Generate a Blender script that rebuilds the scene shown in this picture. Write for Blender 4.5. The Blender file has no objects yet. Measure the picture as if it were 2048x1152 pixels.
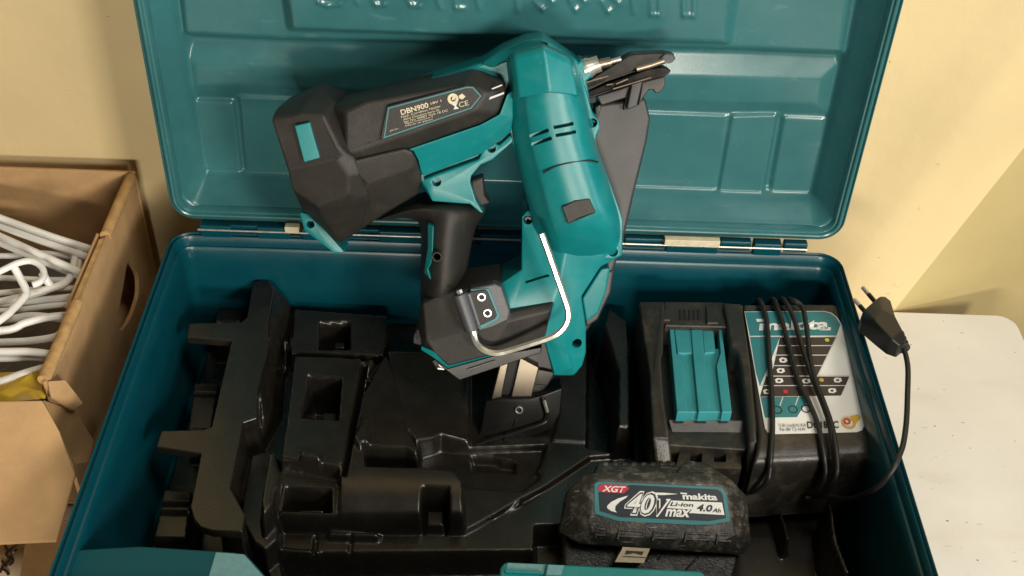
import bpy, bmesh, math, random
import numpy as np
from mathutils import Vector, Matrix
random.seed(7); np.random.seed(7)
R = math.radians
SC = bpy.context.scene
COL = SC.collection

# ------------------------------------------------------------------ camera
HR = 0.16                                   # height of the case rim above the table top
F_PX = 2400.0                               # focal length in pixels of the 2048 px wide photograph
PITCH, ROLL, YAW = R(40.947), R(2.591), R(1.088)
CAM = Vector((-0.01046, -0.89264, HR + 0.716))
_c, _s = math.cos, math.sin
FWD = Vector((_s(YAW)*_c(PITCH), _c(YAW)*_c(PITCH), -_s(PITCH)))
_r = Vector((_c(YAW), -_s(YAW), 0)); _u = _r.cross(FWD)
RGT = _c(ROLL)*_r + _s(ROLL)*_u
UPV = -_s(ROLL)*_r + _c(ROLL)*_u
cd = bpy.data.cameras.new('camera'); cam = bpy.data.objects.new('camera', cd); COL.objects.link(cam)
M = Matrix.Identity(4)
for i in range(3):
    M[i][0], M[i][1], M[i][2], M[i][3] = RGT[i], UPV[i], -FWD[i], CAM[i]
cam.matrix_world = M
cd.sensor_width = 36.0; cd.lens = F_PX/2048*36.0; cd.clip_start = 0.02; cd.clip_end = 50
SC.camera = cam

# ------------------------------------------------------------------ light
w = bpy.data.worlds.new('World'); SC.world = w; w.use_nodes = True
bg = w.node_tree.nodes['Background']; bg.inputs[0].default_value = (1.0, 0.93, 0.82, 1); bg.inputs[1].default_value = 0.04
def area(name, loc, aim, sx, sy, power, col):
    l = bpy.data.lights.new(name, 'AREA'); l.shape = 'RECTANGLE'; l.size = sx; l.size_y = sy
    l.energy = power; l.color = col
    o = bpy.data.objects.new(name, l); COL.objects.link(o); o.location = loc
    o.rotation_euler = (Vector(aim)-Vector(loc)).to_track_quat('-Z', 'Y').to_euler()
    return o
area('window_light', (1.25, -2.10, 1.12), (0, 0, 0.2), 0.45, 0.45, 38, (1.0, 0.94, 0.83))
area('room_light', (0.15, -2.6, 0.58), (-0.1, 0, 0.25), 0.6, 0.25, 33, (1.0, 0.93, 0.80))
area('ceiling_light', (0.7, -0.75, 1.95), (0.25, -0.25, 0), 0.6, 0.6, 13.5, (1.0, 0.94, 0.83))
area('side_window_light', (2.3, -0.9, 0.6), (0.2, -0.3, 0.1), 0.6, 0.7, 12, (0.72, 0.86, 1.0))
SC.view_settings.view_transform = 'Standard'; SC.view_settings.look = 'None'
SC.view_settings.exposure = 0.0; SC.view_settings.gamma = 1.0
SC.render.engine = 'CYCLES'
SC.cycles.max_bounces = 6; SC.cycles.use_denoising = True

# ------------------------------------------------------------------ materials
def mat(name, col, rough=0.5, metal=0.0, spec=0.5, var=0.12, vscale=40, bump=0.0, bscale=600, coat=0.0,
        dust=None, dscale=30, damt=0.5, scratch=None, emit=None, stretch=None):
    m = bpy.data.materials.new(name); m.use_nodes = True
    nt = m.node_tree; b = nt.nodes['Principled BSDF']; L = nt.links
    b.inputs['Roughness'].default_value = rough; b.inputs['Metallic'].default_value = metal
    b.inputs['Specular IOR Level'].default_value = spec; b.inputs['Coat Weight'].default_value = coat
    tc = nt.nodes.new('ShaderNodeTexCoord')
    vec = tc.outputs['Object']
    if stretch:
        mp = nt.nodes.new('ShaderNodeMapping'); mp.inputs['Scale'].default_value = stretch
        L.new(vec, mp.inputs[0]); vec = mp.outputs[0]
    n = nt.nodes.new('ShaderNodeTexNoise'); n.inputs['Scale'].default_value = vscale; n.inputs['Detail'].default_value = 5
    L.new(vec, n.inputs['Vector'])
    r = nt.nodes.new('ShaderNodeValToRGB'); L.new(n.outputs[0], r.inputs[0])
    r.color_ramp.elements[0].position = 0.3; r.color_ramp.elements[1].position = 0.7
    r.color_ramp.elements[0].color = [max(0, c*(1-var)) for c in col]+[1]
    r.color_ramp.elements[1].color = [min(1, c*(1+var)) for c in col]+[1]
    out = r.outputs[0]
    if dust:
        n2 = nt.nodes.new('ShaderNodeTexNoise'); n2.inputs['Scale'].default_value = dscale; n2.inputs['Detail'].default_value = 8
        n2.inputs['Roughness'].default_value = 0.75; L.new(vec, n2.inputs['Vector'])
        r2 = nt.nodes.new('ShaderNodeValToRGB'); L.new(n2.outputs[0], r2.inputs[0])
        r2.color_ramp.elements[0].position = 0.5; r2.color_ramp.elements[1].position = 0.75
        r2.color_ramp.elements[0].color = (0, 0, 0, 1); r2.color_ramp.elements[1].color = (damt, damt, damt, 1)
        mx = nt.nodes.new('ShaderNodeMixRGB'); L.new(r2.outputs[0], mx.inputs[0]); L.new(out, mx.inputs[1])
        mx.inputs[2].default_value = list(dust)+[1]; out = mx.outputs[0]
    if scratch:
        wv = nt.nodes.new('ShaderNodeTexNoise'); wv.inputs['Scale'].default_value = scratch[0]; wv.inputs['Detail'].default_value = 3
        mp2 = nt.nodes.new('ShaderNodeMapping'); mp2.inputs['Scale'].default_value = (1, 9, 3); mp2.inputs['Rotation'].default_value = (0.3, 0.2, 0.7)
        L.new(tc.outputs['Object'], mp2.inputs[0]); L.new(mp2.outputs[0], wv.inputs['Vector'])
        r3 = nt.nodes.new('ShaderNodeValToRGB'); L.new(wv.outputs[0], r3.inputs[0])
        r3.color_ramp.elements[0].position = 0.66; r3.color_ramp.elements[1].position = 0.72
        r3.color_ramp.elements[0].color = (0, 0, 0, 1); r3.color_ramp.elements[1].color = (scratch[1],)*3+(1,)
        mx = nt.nodes.new('ShaderNodeMixRGB'); L.new(r3.outputs[0], mx.inputs[0]); L.new(out, mx.inputs[1])
        mx.inputs[2].default_value = list(scratch[2])+[1]; out = mx.outputs[0]
    L.new(out, b.inputs['Base Color'])
    # roughness breakup
    rr = nt.nodes.new('ShaderNodeMapRange'); L.new(n.outputs[0], rr.inputs[0])
    rr.inputs['To Min'].default_value = max(0.02, rough-0.07); rr.inputs['To Max'].default_value = min(1, rough+0.07)
    L.new(rr.outputs[0], b.inputs['Roughness'])
    if bump:
        n3 = nt.nodes.new('ShaderNodeTexNoise'); n3.inputs['Scale'].default_value = bscale; n3.inputs['Detail'].default_value = 4
        L.new(vec, n3.inputs['Vector'])
        bp = nt.nodes.new('ShaderNodeBump'); bp.inputs['Strength'].default_value = bump; bp.inputs['Distance'].default_value = 0.001
        L.new(n3.outputs[0], bp.inputs['Height']); L.new(bp.outputs[0], b.inputs['Normal'])
    if emit:
        b.inputs['Emission Color'].default_value = list(emit[0])+[1]; b.inputs['Emission Strength'].default_value = emit[1]
    return m
TEAL = mat('teal_plastic', (0.005, 0.210, 0.218), 0.33, bump=0.14, bscale=1500, var=0.07, scratch=(45, 0.07, (0.3, 0.5, 0.5)), dust=(0.10, 0.24, 0.23), dscale=40, damt=0.25)
TEAL_L = mat('teal_terminal_plastic', (0.035, 0.27, 0.30), 0.45, bump=0.1, bscale=900, var=0.1)
TEALPAINT = mat('teal_print', (0.03, 0.19, 0.21), 0.45, var=0.06)
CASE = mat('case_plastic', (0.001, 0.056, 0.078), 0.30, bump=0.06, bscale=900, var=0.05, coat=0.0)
LIDM = mat('lid_plastic', (0.036, 0.150, 0.160), 0.25, bump=0.05, bscale=700, var=0.05, spec=0.65, scratch=(35, 0.08, (0.35, 0.5, 0.5)), dust=(0.09, 0.22, 0.22), dscale=14, damt=0.3)  # base colour kept pale, standing in for the lid's reflected sheen
TRAY = mat('black_tray_plastic', (0.0150, 0.0125, 0.0095), 0.27, bump=0.10, bscale=1200, var=0.15, spec=0.7, dust=(0.05, 0.042, 0.03), dscale=60, damt=0.25)
BLACK = mat('black_plastic', (0.011, 0.010, 0.009), 0.38, bump=0.12, bscale=1200, var=0.15)
RUB = mat('soft_dark_rubber', (0.0245, 0.0215, 0.018), 0.48, bump=0.35, bscale=1800, var=0.12, dust=(0.09, 0.08, 0.065), dscale=35, damt=0.3)
GREYP = mat('dark_grey_plastic', (0.038, 0.036, 0.036), 0.45, bump=0.1, var=0.08)
GREYM = mat('grey_bracket_metal', (0.085, 0.085, 0.09), 0.45, metal=0.3, bump=0.2, bscale=400)
HOLE = mat('hole_dark_plastic', (0.006, 0.006, 0.006), 0.6, var=0.1)
STEEL = mat('bright_steel', (0.68, 0.65, 0.56), 0.30, metal=0.75, var=0.08, vscale=200)
DSTEEL = mat('dark_steel', (0.038, 0.035, 0.032), 0.38, metal=0.7, var=0.35, vscale=120)
BRASS = mat('coppery_steel', (0.42, 0.33, 0.26), 0.35, metal=0.9, var=0.15)
RAILM = mat('rail_steel', (0.20, 0.165, 0.125), 0.38, metal=0.85, var=0.15, vscale=90)
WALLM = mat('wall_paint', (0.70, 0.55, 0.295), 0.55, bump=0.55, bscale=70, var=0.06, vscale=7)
WALLY = mat('right_wall_yellow', (0.56, 0.445, 0.205), 0.45, bump=0.4, bscale=60, var=0.05, vscale=8)  # right wall facet: darker and yellower than the left wall
TABLE = mat('table_laminate', (0.77, 0.745, 0.695), 0.5, var=0.05, vscale=14, dust=(0.42, 0.35, 0.27), dscale=170, damt=0.0, bump=0.1, bscale=300)
CARD = mat('cardboard', (0.49, 0.30, 0.14), 0.85, var=0.12, vscale=30, bump=0.35, bscale=260, dust=(0.36, 0.20, 0.085), dscale=10, damt=0.5)
CARDE = mat('cardboard_edge', (0.52, 0.31, 0.12), 0.9, var=0.2, vscale=120, bump=0.5, bscale=300)
CARDP = mat('printed_cardboard', (0.55, 0.40, 0.25), 0.8, var=0.08)
WHITEP = mat('white_hanger_plastic', (0.87, 0.86, 0.83), 0.35, var=0.05)
CLOTH = mat('grey_cloth', (0.13, 0.115, 0.10), 0.9, var=0.3, vscale=25, bump=0.6, bscale=500)
YELLOW = mat('yellow_paper', (0.62, 0.40, 0.03), 0.5, var=0.1)
WHITE = mat('white_print', (0.80, 0.80, 0.78), 0.4, var=0.03)
LGREY = mat('pale_grey_print', (0.62, 0.63, 0.62), 0.4, var=0.04)
PRINTB = mat('black_print', (0.02, 0.018, 0.02), 0.4, var=0.1)
BROWNB = mat('brown_black_print', (0.045, 0.03, 0.028), 0.4, var=0.1)
NAVY = mat('navy_print', (0.012, 0.022, 0.03), 0.35, var=0.1)
RED = mat('red_print', (0.55, 0.02, 0.045), 0.4, var=0.05)
GREEN = mat('green_lamp_print', (0.5, 0.55, 0.05), 0.4)
AMBER = mat('amber_print', (0.6, 0.35, 0.04), 0.4)
CREAM = mat('cream_sticker_and_lit_gap', (0.66, 0.58, 0.40), 0.6, var=0.12, vscale=150)
CASE_R = mat('matt_case_plastic', (0.001, 0.080, 0.100), 0.6, bump=0.1, var=0.06, spec=0.3)
STICK = mat('pale_teal_sticker', (0.15, 0.33, 0.36), 0.6, var=0.1, vscale=300)
SCUFF = mat('scuffed_black_plastic', (0.030, 0.028, 0.025), 0.40, bump=0.4, bscale=500, var=0.25, vscale=60, dust=(0.30, 0.27, 0.23), dscale=75, damt=0.7, scratch=(60, 0.6, (0.42, 0.39, 0.35)))
CHARG = mat('charger_plastic', (0.024, 0.021, 0.018), 0.33, bump=0.2, bscale=900, var=0.15, dust=(0.19, 0.155, 0.11), dscale=28, damt=0.55)
CABLE = mat('black_cable_rubber', (0.014, 0.013, 0.012), 0.45, var=0.15)
PINM = mat('plug_pin_metal', (0.62, 0.56, 0.46), 0.35, metal=0.5)

# specks on the table: small dark crumbs are part of the surface's wear
def add_specks(m):
    nt = m.node_tree; b = nt.nodes['Principled BSDF']; L = nt.links
    src = b.inputs['Base Color'].links[0].from_socket
    tc = nt.nodes.new('ShaderNodeTexCoord')
    def layer(src, scale, lo, hi, col, warp):
        mp = nt.nodes.new('ShaderNodeMapping'); mp.inputs['Scale'].default_value = warp; L.new(tc.outputs['Object'], mp.inputs[0])
        n = nt.nodes.new('ShaderNodeTexNoise'); n.inputs['Scale'].default_value = scale; n.inputs['Detail'].default_value = 2
        L.new(mp.outputs[0], n.inputs['Vector'])
        r = nt.nodes.new('ShaderNodeValToRGB'); L.new(n.outputs[0], r.inputs[0])
        r.color_ramp.elements[0].position = lo; r.color_ramp.elements[1].position = hi
        r.color_ramp.elements[0].color = (0, 0, 0, 1); r.color_ramp.elements[1].color = (1, 1, 1, 1)
        mx = nt.nodes.new('ShaderNodeMixRGB'); L.new(r.outputs[0], mx.inputs[0]); L.new(src, mx.inputs[1]); mx.inputs[2].default_value = col
        return mx.outputs[0]
    s = layer(src, 7, 0.58, 1.0, (0.60, 0.51, 0.42, 1), (1, 2.6, 1))
    s = layer(s, 190, 0.748, 0.758, (0.16, 0.13, 0.10, 1), (0.7, 1.3, 1))
    s = layer(s, 90, 0.72, 0.76, (0.55, 0.47, 0.38, 1), (0.5, 1.6, 1))
    L.new(s, b.inputs['Base Color'])
add_specks(TABLE)

# ------------------------------------------------------------------ geometry helpers
def ray(px, py):
    return (FWD + RGT*((px-1024)/F_PX) + UPV*(-(py-576)/F_PX))
class Frame:
    """A plane of an object standing in the room: origin, two in-plane axes and the normal."""
    def __init__(s, o, u, v, n): s.o, s.u, s.v, s.n = Vector(o), Vector(u).normalized(), Vector(v).normalized(), Vector(n).normalized()
    def pt(s, px, py, h=0.0):
        d = ray(px, py); o = s.o + s.n*h
        return CAM + d*((o-CAM).dot(s.n)/d.dot(s.n))
    def loc(s, P): q = P-s.o; return (q.dot(s.u), q.dot(s.v), q.dot(s.n))
    def world(s, a, b, h=0): return s.o + s.u*a + s.v*b + s.n*h
def frame3(A, B, Cc, up):
    u = (B-A).normalized(); n = u.cross(Cc-A).normalized()
    if n.dot(up) < 0: n = -n
    return Frame(A, u, n.cross(u), n)
RIM = Frame((0, 0, HR), (1, 0, 0), (0, 1, 0), (0, 0, 1))
TAB = Frame((0, 0, 0), (1, 0, 0), (0, 1, 0), (0, 0, 1))

def thing(name, label, cat, loc, group=None):
    o = bpy.data.objects.new(name, None); COL.objects.link(o); o.location = loc
    o.empty_display_size = 0.02
    o['label'] = label; o['category'] = cat
    if group: o['group'] = group
    return o
def tag(o, label=None, cat=None, group=None, kind=None):
    if label: o['label'] = label
    if cat: o['category'] = cat
    if group: o['group'] = group
    if kind: o['kind'] = kind
    return o
def base(o):
    v = Vector((0, 0, 0))
    while o is not None:
        v = v + Vector(o.location); o = o.parent
    return v
def link(name, bm, m, parent=None, smooth=True, bevel=0.0, seg=2, angle=28, origin=None):
    me = bpy.data.meshes.new(name)
    off = base(parent) if parent else (Vector(origin) if origin else Vector((0, 0, 0)))
    bmesh.ops.translate(bm, verts=bm.verts, vec=-off)
    bmesh.ops.recalc_face_normals(bm, faces=bm.faces)
    bm.to_mesh(me); bm.free()
    o = bpy.data.objects.new(name, me); COL.objects.link(o)
    if parent: o.parent = parent
    elif origin: o.location = origin
    me.materials.append(m)
    if smooth:
        for p in me.polygons: p.use_smooth = True
    if bevel:
        b = o.modifiers.new('bevel', 'BEVEL'); b.width = bevel; b.segments = seg; b.limit_method = 'ANGLE'; b.angle_limit = R(angle)
        b.harden_normals = False
        o.modifiers.new('wn', 'WEIGHTED_NORMAL')
    return o
def skirt(bm, vec_of):
    """extrude the open boundary back and close it"""
    be = [e for e in bm.edges if len(e.link_faces) == 1]
    r = bmesh.ops.extrude_edge_only(bm, edges=be)
    for v in [g for g in r['geom'] if isinstance(g, bmesh.types.BMVert)]: v.co = vec_of(v.co)
    e2 = [e for e in bm.edges if len(e.link_faces) == 1]
    bmesh.ops.holes_fill(bm, edges=e2, sides=0)
def relief(name, fr, verts, faces, back, m, parent, bevel=0.0012, seg=2, smooth=True, angle=28):
    bm = bmesh.new()
    vs = [bm.verts.new(fr.pt(*v)) for v in verts]
    for f in faces: bm.faces.new([vs[i] for i in f])
    def bk(co):
        h = (co-fr.o).dot(fr.n); return co + fr.n*(back-h)
    skirt(bm, bk)
    return link(name, bm, m, parent, smooth, bevel, seg, angle)
def plate(name, fr, outline, top, back, m, parent, bevel=0.0012, seg=2, smooth=True):
    return relief(name, fr, [(p[0], p[1], p[2] if len(p) > 2 else top) for p in outline], [list(range(len(outline)))], back, m, parent, bevel, seg, smooth)
def catmull(P, k, closed=False):
    P = [np.array(p, float) for p in P]; n = len(P); out = []
    rng = range(n) if closed else range(n-1)
    for i in rng:
        if closed: a, b, c, d = P[i-1], P[i], P[(i+1) % n], P[(i+2) % n]
        else: a, b, c, d = P[max(i-1, 0)], P[i], P[i+1], P[min(i+2, n-1)]
        for j in range(k):
            t = j/k
            out.append(0.5*((2*b)+(-a+c)*t+(2*a-5*b+4*c-d)*t*t+(-a+3*b-3*c+d)*t**3))
    if not closed: out.append(P[-1])
    return out
def loft(name, fr, rows, back, m, parent, k=4, bevel=0.0):
    """rows of (px,py,h): a smooth bulging surface with a skirt to the back plane"""
    W = [[fr.pt(*p) for p in r] for r in rows]
    W = [catmull(r, k) for r in W]
    W = list(zip(*[catmull([r[i] for r in W], k) for i in range(len(W[0]))]))
    bm = bmesh.new()
    g = [[bm.verts.new(Vector(p)) for p in r] for r in W]
    for i in range(len(g)-1):
        for j in range(len(g[0])-1): bm.faces.new((g[i][j], g[i][j+1], g[i+1][j+1], g[i+1][j]))
    def bk(co):
        h = (co-fr.o).dot(fr.n); return co + fr.n*(back-h)
    skirt(bm, bk)
    o = link(name, bm, m, parent, True)
    es = o.modifiers.new('es', 'EDGE_SPLIT'); es.split_angle = R(42)
    return o
def barrel_rows(spec, n=9, p=0.5):
    rows = []
    for (x0, y0, x1, y1, bow, hm, he) in spec:
        row = []
        for i in range(n):
            t = i/(n-1); q = 1-(2*t-1)**2
            t2 = 0.5-0.5*math.cos(math.pi*t); q = max(0, 1-(2*t2-1)**2)
            row.append((x0+(x1-x0)*t2, y0+(y1-y0)*t2-bow*q, he+(hm-he)*q**p))
        rows.append(row)
    return rows
def tube(name, pts, rad, m, parent, k=6, closed=False, sides=10, caps=True, resample=True, origin=None):
    P = [Vector(p) for p in (catmull([tuple(p) for p in pts], k, closed) if resample else pts)]
    bm = bmesh.new(); n = len(P); rings = []
    N = None
    for i in range(n):
        if closed: t = (P[(i+1) % n]-P[i-1])
        else: t = P[min(i+1, n-1)]-P[max(i-1, 0)]
        t.normalize()
        if N is None:
            N = t.cross(Vector((0, 0, 1)));
            if N.length < 0.1: N = t.cross(Vector((1, 0, 0)))
        N = (N-t*N.dot(t)).normalized(); B = t.cross(N)
        rr = rad(i/(n-1)) if callable(rad) else rad
        rings.append([bm.verts.new(P[i]+(N*math.cos(a)+B*math.sin(a))*rr) for a in [2*math.pi*j/sides for j in range(sides)]])
    for i in range(n if closed else n-1):
        a, b = rings[i], rings[(i+1) % n]
        for j in range(sides): bm.faces.new((a[j], a[(j+1) % sides], b[(j+1) % sides], b[j]))
    if not closed and caps:
        bm.faces.new(rings[0][::-1]); bm.faces.new(rings[-1])
    o = link(name, bm, m, parent, True, origin=origin)
    if caps and not closed:
        es = o.modifiers.new('es', 'EDGE_SPLIT'); es.split_angle = R(50)
    return o
def disc_ring(name, A, n, r_out, r_in, h0, h1, m, parent, sides=24, bevel=0.0):
    """annulus (or a solid round when r_in is 0) standing on n from h0 to h1"""
    n = n.normalized(); u = n.orthogonal().normalized(); v = n.cross(u)
    bm = bmesh.new()
    def ring(r, h): return [bm.verts.new(A+n*h+(u*math.cos(a)+v*math.sin(a))*r) for a in [2*math.pi*j/sides for j in range(sides)]]
    o0, o1 = ring(r_out, h0), ring(r_out, h1)
    def band(a, b):
        for j in range(sides): bm.faces.new((a[j], a[(j+1) % sides], b[(j+1) % sides], b[j]))
    band(o0, o1)
    if r_in > 0:
        i0, i1 = ring(r_in, h0), ring(r_in, h1); band(o1, i1); band(i1, i0); band(i0, o0)
    else:
        bm.faces.new(o0[::-1]); bm.faces.new(o1)
    return link(name, bm, m, parent, True, bevel or r_out*0.08, 2, 40)
def cutter_round(A, n, r, d0, d1):
    o = disc_ring('cut', A, n, r, 0, d0, d1, HOLE, None); o.modifiers.clear(); return o
def cut(o, cutters):
    for c in cutters:
        b = o.modifiers.new('b', 'BOOLEAN'); b.operation = 'DIFFERENCE'; b.object = c; b.solver = 'EXACT'
    dg = bpy.context.evaluated_depsgraph_get(); dg.update()
    me = bpy.data.meshes.new_from_object(o.evaluated_get(dg))
    o.modifiers.clear(); o.data = me
    for c in cutters: bpy.data.objects.remove(c)
    es = o.modifiers.new('es', 'EDGE_SPLIT'); es.split_angle = R(35)
    return o
FONT_CACHE = {}
def text_quad(name, s, fr, quad, h, m, parent, bold=0.0, thick=0.0002):
    """lettering fitted to a four-cornered patch (bl, br, tr, tl) of a plane"""
    c = bpy.data.curves.new('t', 'FONT'); c.body = s; c.offset = bold; c.resolution_u = 3
    o = bpy.data.objects.new('t', c); COL.objects.link(o)
    dg = bpy.context.evaluated_depsgraph_get(); dg.update()
    me = bpy.data.meshes.new_from_object(o.evaluated_get(dg)); bpy.data.objects.remove(o)
    bm = bmesh.new(); bm.from_mesh(me); bpy.data.meshes.remove(me)
    xs = [v.co.x for v in bm.verts]; ys = [v.co.y for v in bm.verts]
    x0, x1, y0, y1 = min(xs), max(xs), min(ys), max(ys)
    q = [fr.pt(p[0], p[1], h) for p in quad]
    for v in bm.verts:
        a = (v.co.x-x0)/(x1-x0); b = (v.co.y-y0)/(y1-y0)
        v.co = q[0]*(1-a)*(1-b)+q[1]*a*(1-b)+q[2]*a*b+q[3]*(1-a)*b
    bmesh.ops.remove_doubles(bm, verts=bm.verts, dist=1e-6)
    return link(name, bm, m, parent, False)
def decal(name, fr, outline, h, m, parent, t=0.0004):
    return plate(name, fr, outline, h, h-t, m, parent, bevel=0, smooth=False)
def box(name, lo, hi, m, parent, bevel=0.0015):
    bm = bmesh.new(); bmesh.ops.create_cube(bm, size=1)
    for v in bm.verts: v.co = Vector([lo[i]+(hi[i]-lo[i])*(v.co[i]+0.5) for i in range(3)])
    return link(name, bm, m, parent, True, bevel)

# ---- height field on a plane
class Field:
    def __init__(s, fr, a0, a1, b0, b1, res, h0):
        s.fr = fr; s.a = np.arange(a0, a1+res/2, res); s.b = np.arange(b0, b1+res/2, res)
        s.A, s.B = np.meshgrid(s.a, s.b, indexing='ij'); s.H = np.full(s.A.shape, float(h0)); s.res = res; s.soft = 0.0016
    def mask(s, L):
        inside = np.zeros(s.A.shape, bool); n = len(L); D = np.full(s.A.shape, 9.0)
        for i in range(n):
            x0, y0 = L[i][:2]; x1, y1 = L[(i+1) % n][:2]
            dx, dy = x1-x0, y1-y0; l2 = dx*dx+dy*dy+1e-12
            t = np.clip(((s.A-x0)*dx+(s.B-y0)*dy)/l2, 0, 1)
            D = np.minimum(D, (s.A-x0-t*dx)**2+(s.B-y0-t*dy)**2)
            if y0 == y1: continue
            c = ((s.B < y0) != (s.B < y1)) & (s.A < (x1-x0)*(s.B-y0)/(y1-y0)+x0)
            inside ^= c
        D = np.sqrt(D); return np.clip(0.5+np.where(inside, D, -D)/s.soft, 0, 1)
    def poly(s, pts, h=None, at=None, mode='set'):
        L = [s.fr.loc(s.fr.pt(p[0], p[1], p[2] if len(p) > 2 else (h if at is None else at))) for p in pts]
        m = s.mask(L)
        if len(pts[0]) > 2:
            q = np.array(L); K = np.c_[q[:, 0], q[:, 1], np.ones(len(q))]
            a, b, c = np.linalg.lstsq(K, q[:, 2], rcond=None)[0]; Z = a*s.A+b*s.B+c
        else: Z = np.full(s.A.shape, h)
        s._put(m, Z, mode)
    def lpoly(s, L, h, mode='set'):
        m = s.mask(L); s._put(m, np.full(s.A.shape, h), mode)
    def add(s, pts, h, dh):
        L = [s.fr.loc(s.fr.pt(p[0], p[1], h)) for p in pts]; m = s.mask(L); s.H += m*dh
    def line(s, p0, p1, h, wid, dh):
        """raise or sink a narrow line"""
        A = np.array(s.fr.loc(s.fr.pt(*p0, h))[:2]); B = np.array(s.fr.loc(s.fr.pt(*p1, h))[:2])
        d = B-A; l = np.linalg.norm(d); d /= l
        t = np.clip((s.A-A[0])*d[0]+(s.B-A[1])*d[1], 0, l)
        dist = np.hypot(s.A-A[0]-t*d[0], s.B-A[1]-t*d[1])
        s.H += dh*np.clip((wid-dist)/s.res+0.5, 0, 1)
    def _put(s, m, Z, mode): s.H = s.H*(1-m)+Z*m
    def blur(s, k=1):
        for _ in range(k):
            P = np.pad(s.H, 1, mode='edge')
            s.H = (P[:-2, 1:-1]+P[2:, 1:-1]+2*P[1:-1, 1:-1])/4
            P = np.pad(s.H, 1, mode='edge')
            s.H = (P[1:-1, :-2]+P[1:-1, 2:]+2*P[1:-1, 1:-1])/4
    def build(s, name, m, parent):
        na, nb = s.A.shape; fr = s.fr; off = base(parent)
        co = np.array(fr.o)[None]+s.A.reshape(-1, 1)*np.array(fr.u)+s.B.reshape(-1, 1)*np.array(fr.v)+s.H.reshape(-1, 1)*np.array(fr.n)-np.array(off)
        idx = np.arange(na*nb).reshape(na, nb)
        q = np.stack([idx[:-1, :-1], idx[1:, :-1], idx[1:, 1:], idx[:-1, 1:]], -1).reshape(-1, 4)
        me = bpy.data.meshes.new(name); me.vertices.add(len(co)); me.vertices.foreach_set('co', co.ravel())
        me.loops.add(q.size); me.loops.foreach_set('vertex_index', q.ravel().astype(np.int32))
        me.polygons.add(len(q)); me.polygons.foreach_set('loop_start', np.arange(0, q.size, 4, dtype=np.int32))
        me.polygons.foreach_set('use_smooth', np.ones(len(q), bool)); me.update(); me.validate()
        me.materials.append(m)
        o = bpy.data.objects.new(name, me); COL.objects.link(o); o.parent = parent
        return o

def rrect(hx, hy, r, n=8):
    P = []
    for (cx, cy, a0) in ((hx-r, hy-r, 0), (-hx+r, hy-r, 90), (-hx+r, -hy+r, 180), (hx-r, -hy+r, 270)):
        for i in range(n+1):
            a = R(a0+90*i/n); P.append((cx+r*math.cos(a), cy+r*math.sin(a)))
    return P
def sweep_rect(name, fr, hx, hy, cb, prof, r, m, parent, close_first=False, close_last=False):
    """profile (inset, height) swept round a rounded rectangle centred at (0, cb) of a frame"""
    bm = bmesh.new(); rings = []
    for (d, h) in prof:
        rings.append([bm.verts.new(fr.world(x, cb+y, h)) for x, y in rrect(hx-d, hy-d, max(r-d, 0.004))])
    n = len(rings[0])
    for a, b in zip(rings, rings[1:]):
        for j in range(n): bm.faces.new((a[j], a[(j+1) % n], b[(j+1) % n], b[j]))
    if close_first: bm.faces.new(rings[0])
    if close_last: bm.faces.new(rings[-1][::-1])
    o = link(name, bm, m, parent, True)
    es = o.modifiers.new('es', 'EDGE_SPLIT'); es.split_angle = R(35)
    return o

# ================================================================== setting
YW = TAB.pt(1850, 620).y                               # wall stands where the table ends
WF = Frame((0, YW, 0), (1, 0, 0), (0, 0, 1), (0, -1, 0))
A0 = WF.pt(1790, 619); B0 = WF.pt(2048, 295); e = (B0-A0).normalized(); rr_ = Vector((e.z, 0, -e.x))
P0 = A0 - e*1.2; P1 = A0 + e*2.2
bm = bmesh.new(); lft = -rr_
def wall_h(t): return float(np.interp(t, [0, .012, .05, .075, .13, .20, .26, 5], [0, .001, .010, .012, -.006, -.014, -.010, -.010]))  # swells shaped into the wall to suggest soft light bands by the crease
ts = [0, .01, .02, .03, .04, .05, .0575, .065, .075, .085, .10, .115, .13, .15, .17, .19, .21, .24, .26, .3, 1, 2.8]
hs = catmull([(wall_h(t), 0) for t in ts], 1)
grid = [[bm.verts.new(q_ + lft*t + Vector((0, -wall_h(t), 0))) for q_ in (P0, P0.lerp(P1, .33), P0.lerp(P1, .66), P1)] for t in ts]
for a_, b_ in zip(grid, grid[1:]):
    for k in range(3): bm.faces.new((a_[k], a_[k+1], b_[k+1], b_[k]))
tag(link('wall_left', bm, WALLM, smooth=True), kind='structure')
bm = bmesh.new(); a = R(24); rd = rr_*math.cos(a)+Vector((0, math.sin(a), 0))  # right facet tilted back from the crease so it renders darker
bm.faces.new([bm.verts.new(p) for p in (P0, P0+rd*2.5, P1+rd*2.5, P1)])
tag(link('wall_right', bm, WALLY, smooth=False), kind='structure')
bm = bmesh.new()
bm.faces.new([bm.verts.new(p) for p in [(-4, -4, -0.74), (4, -4, -0.74), (4, 2.5, -0.74), (-4, 2.5, -0.74)]])
tag(link('floor', bm, mat('floor_wood', (0.22, 0.14, 0.08), 0.5, vscale=6), smooth=False), kind='structure')

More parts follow.
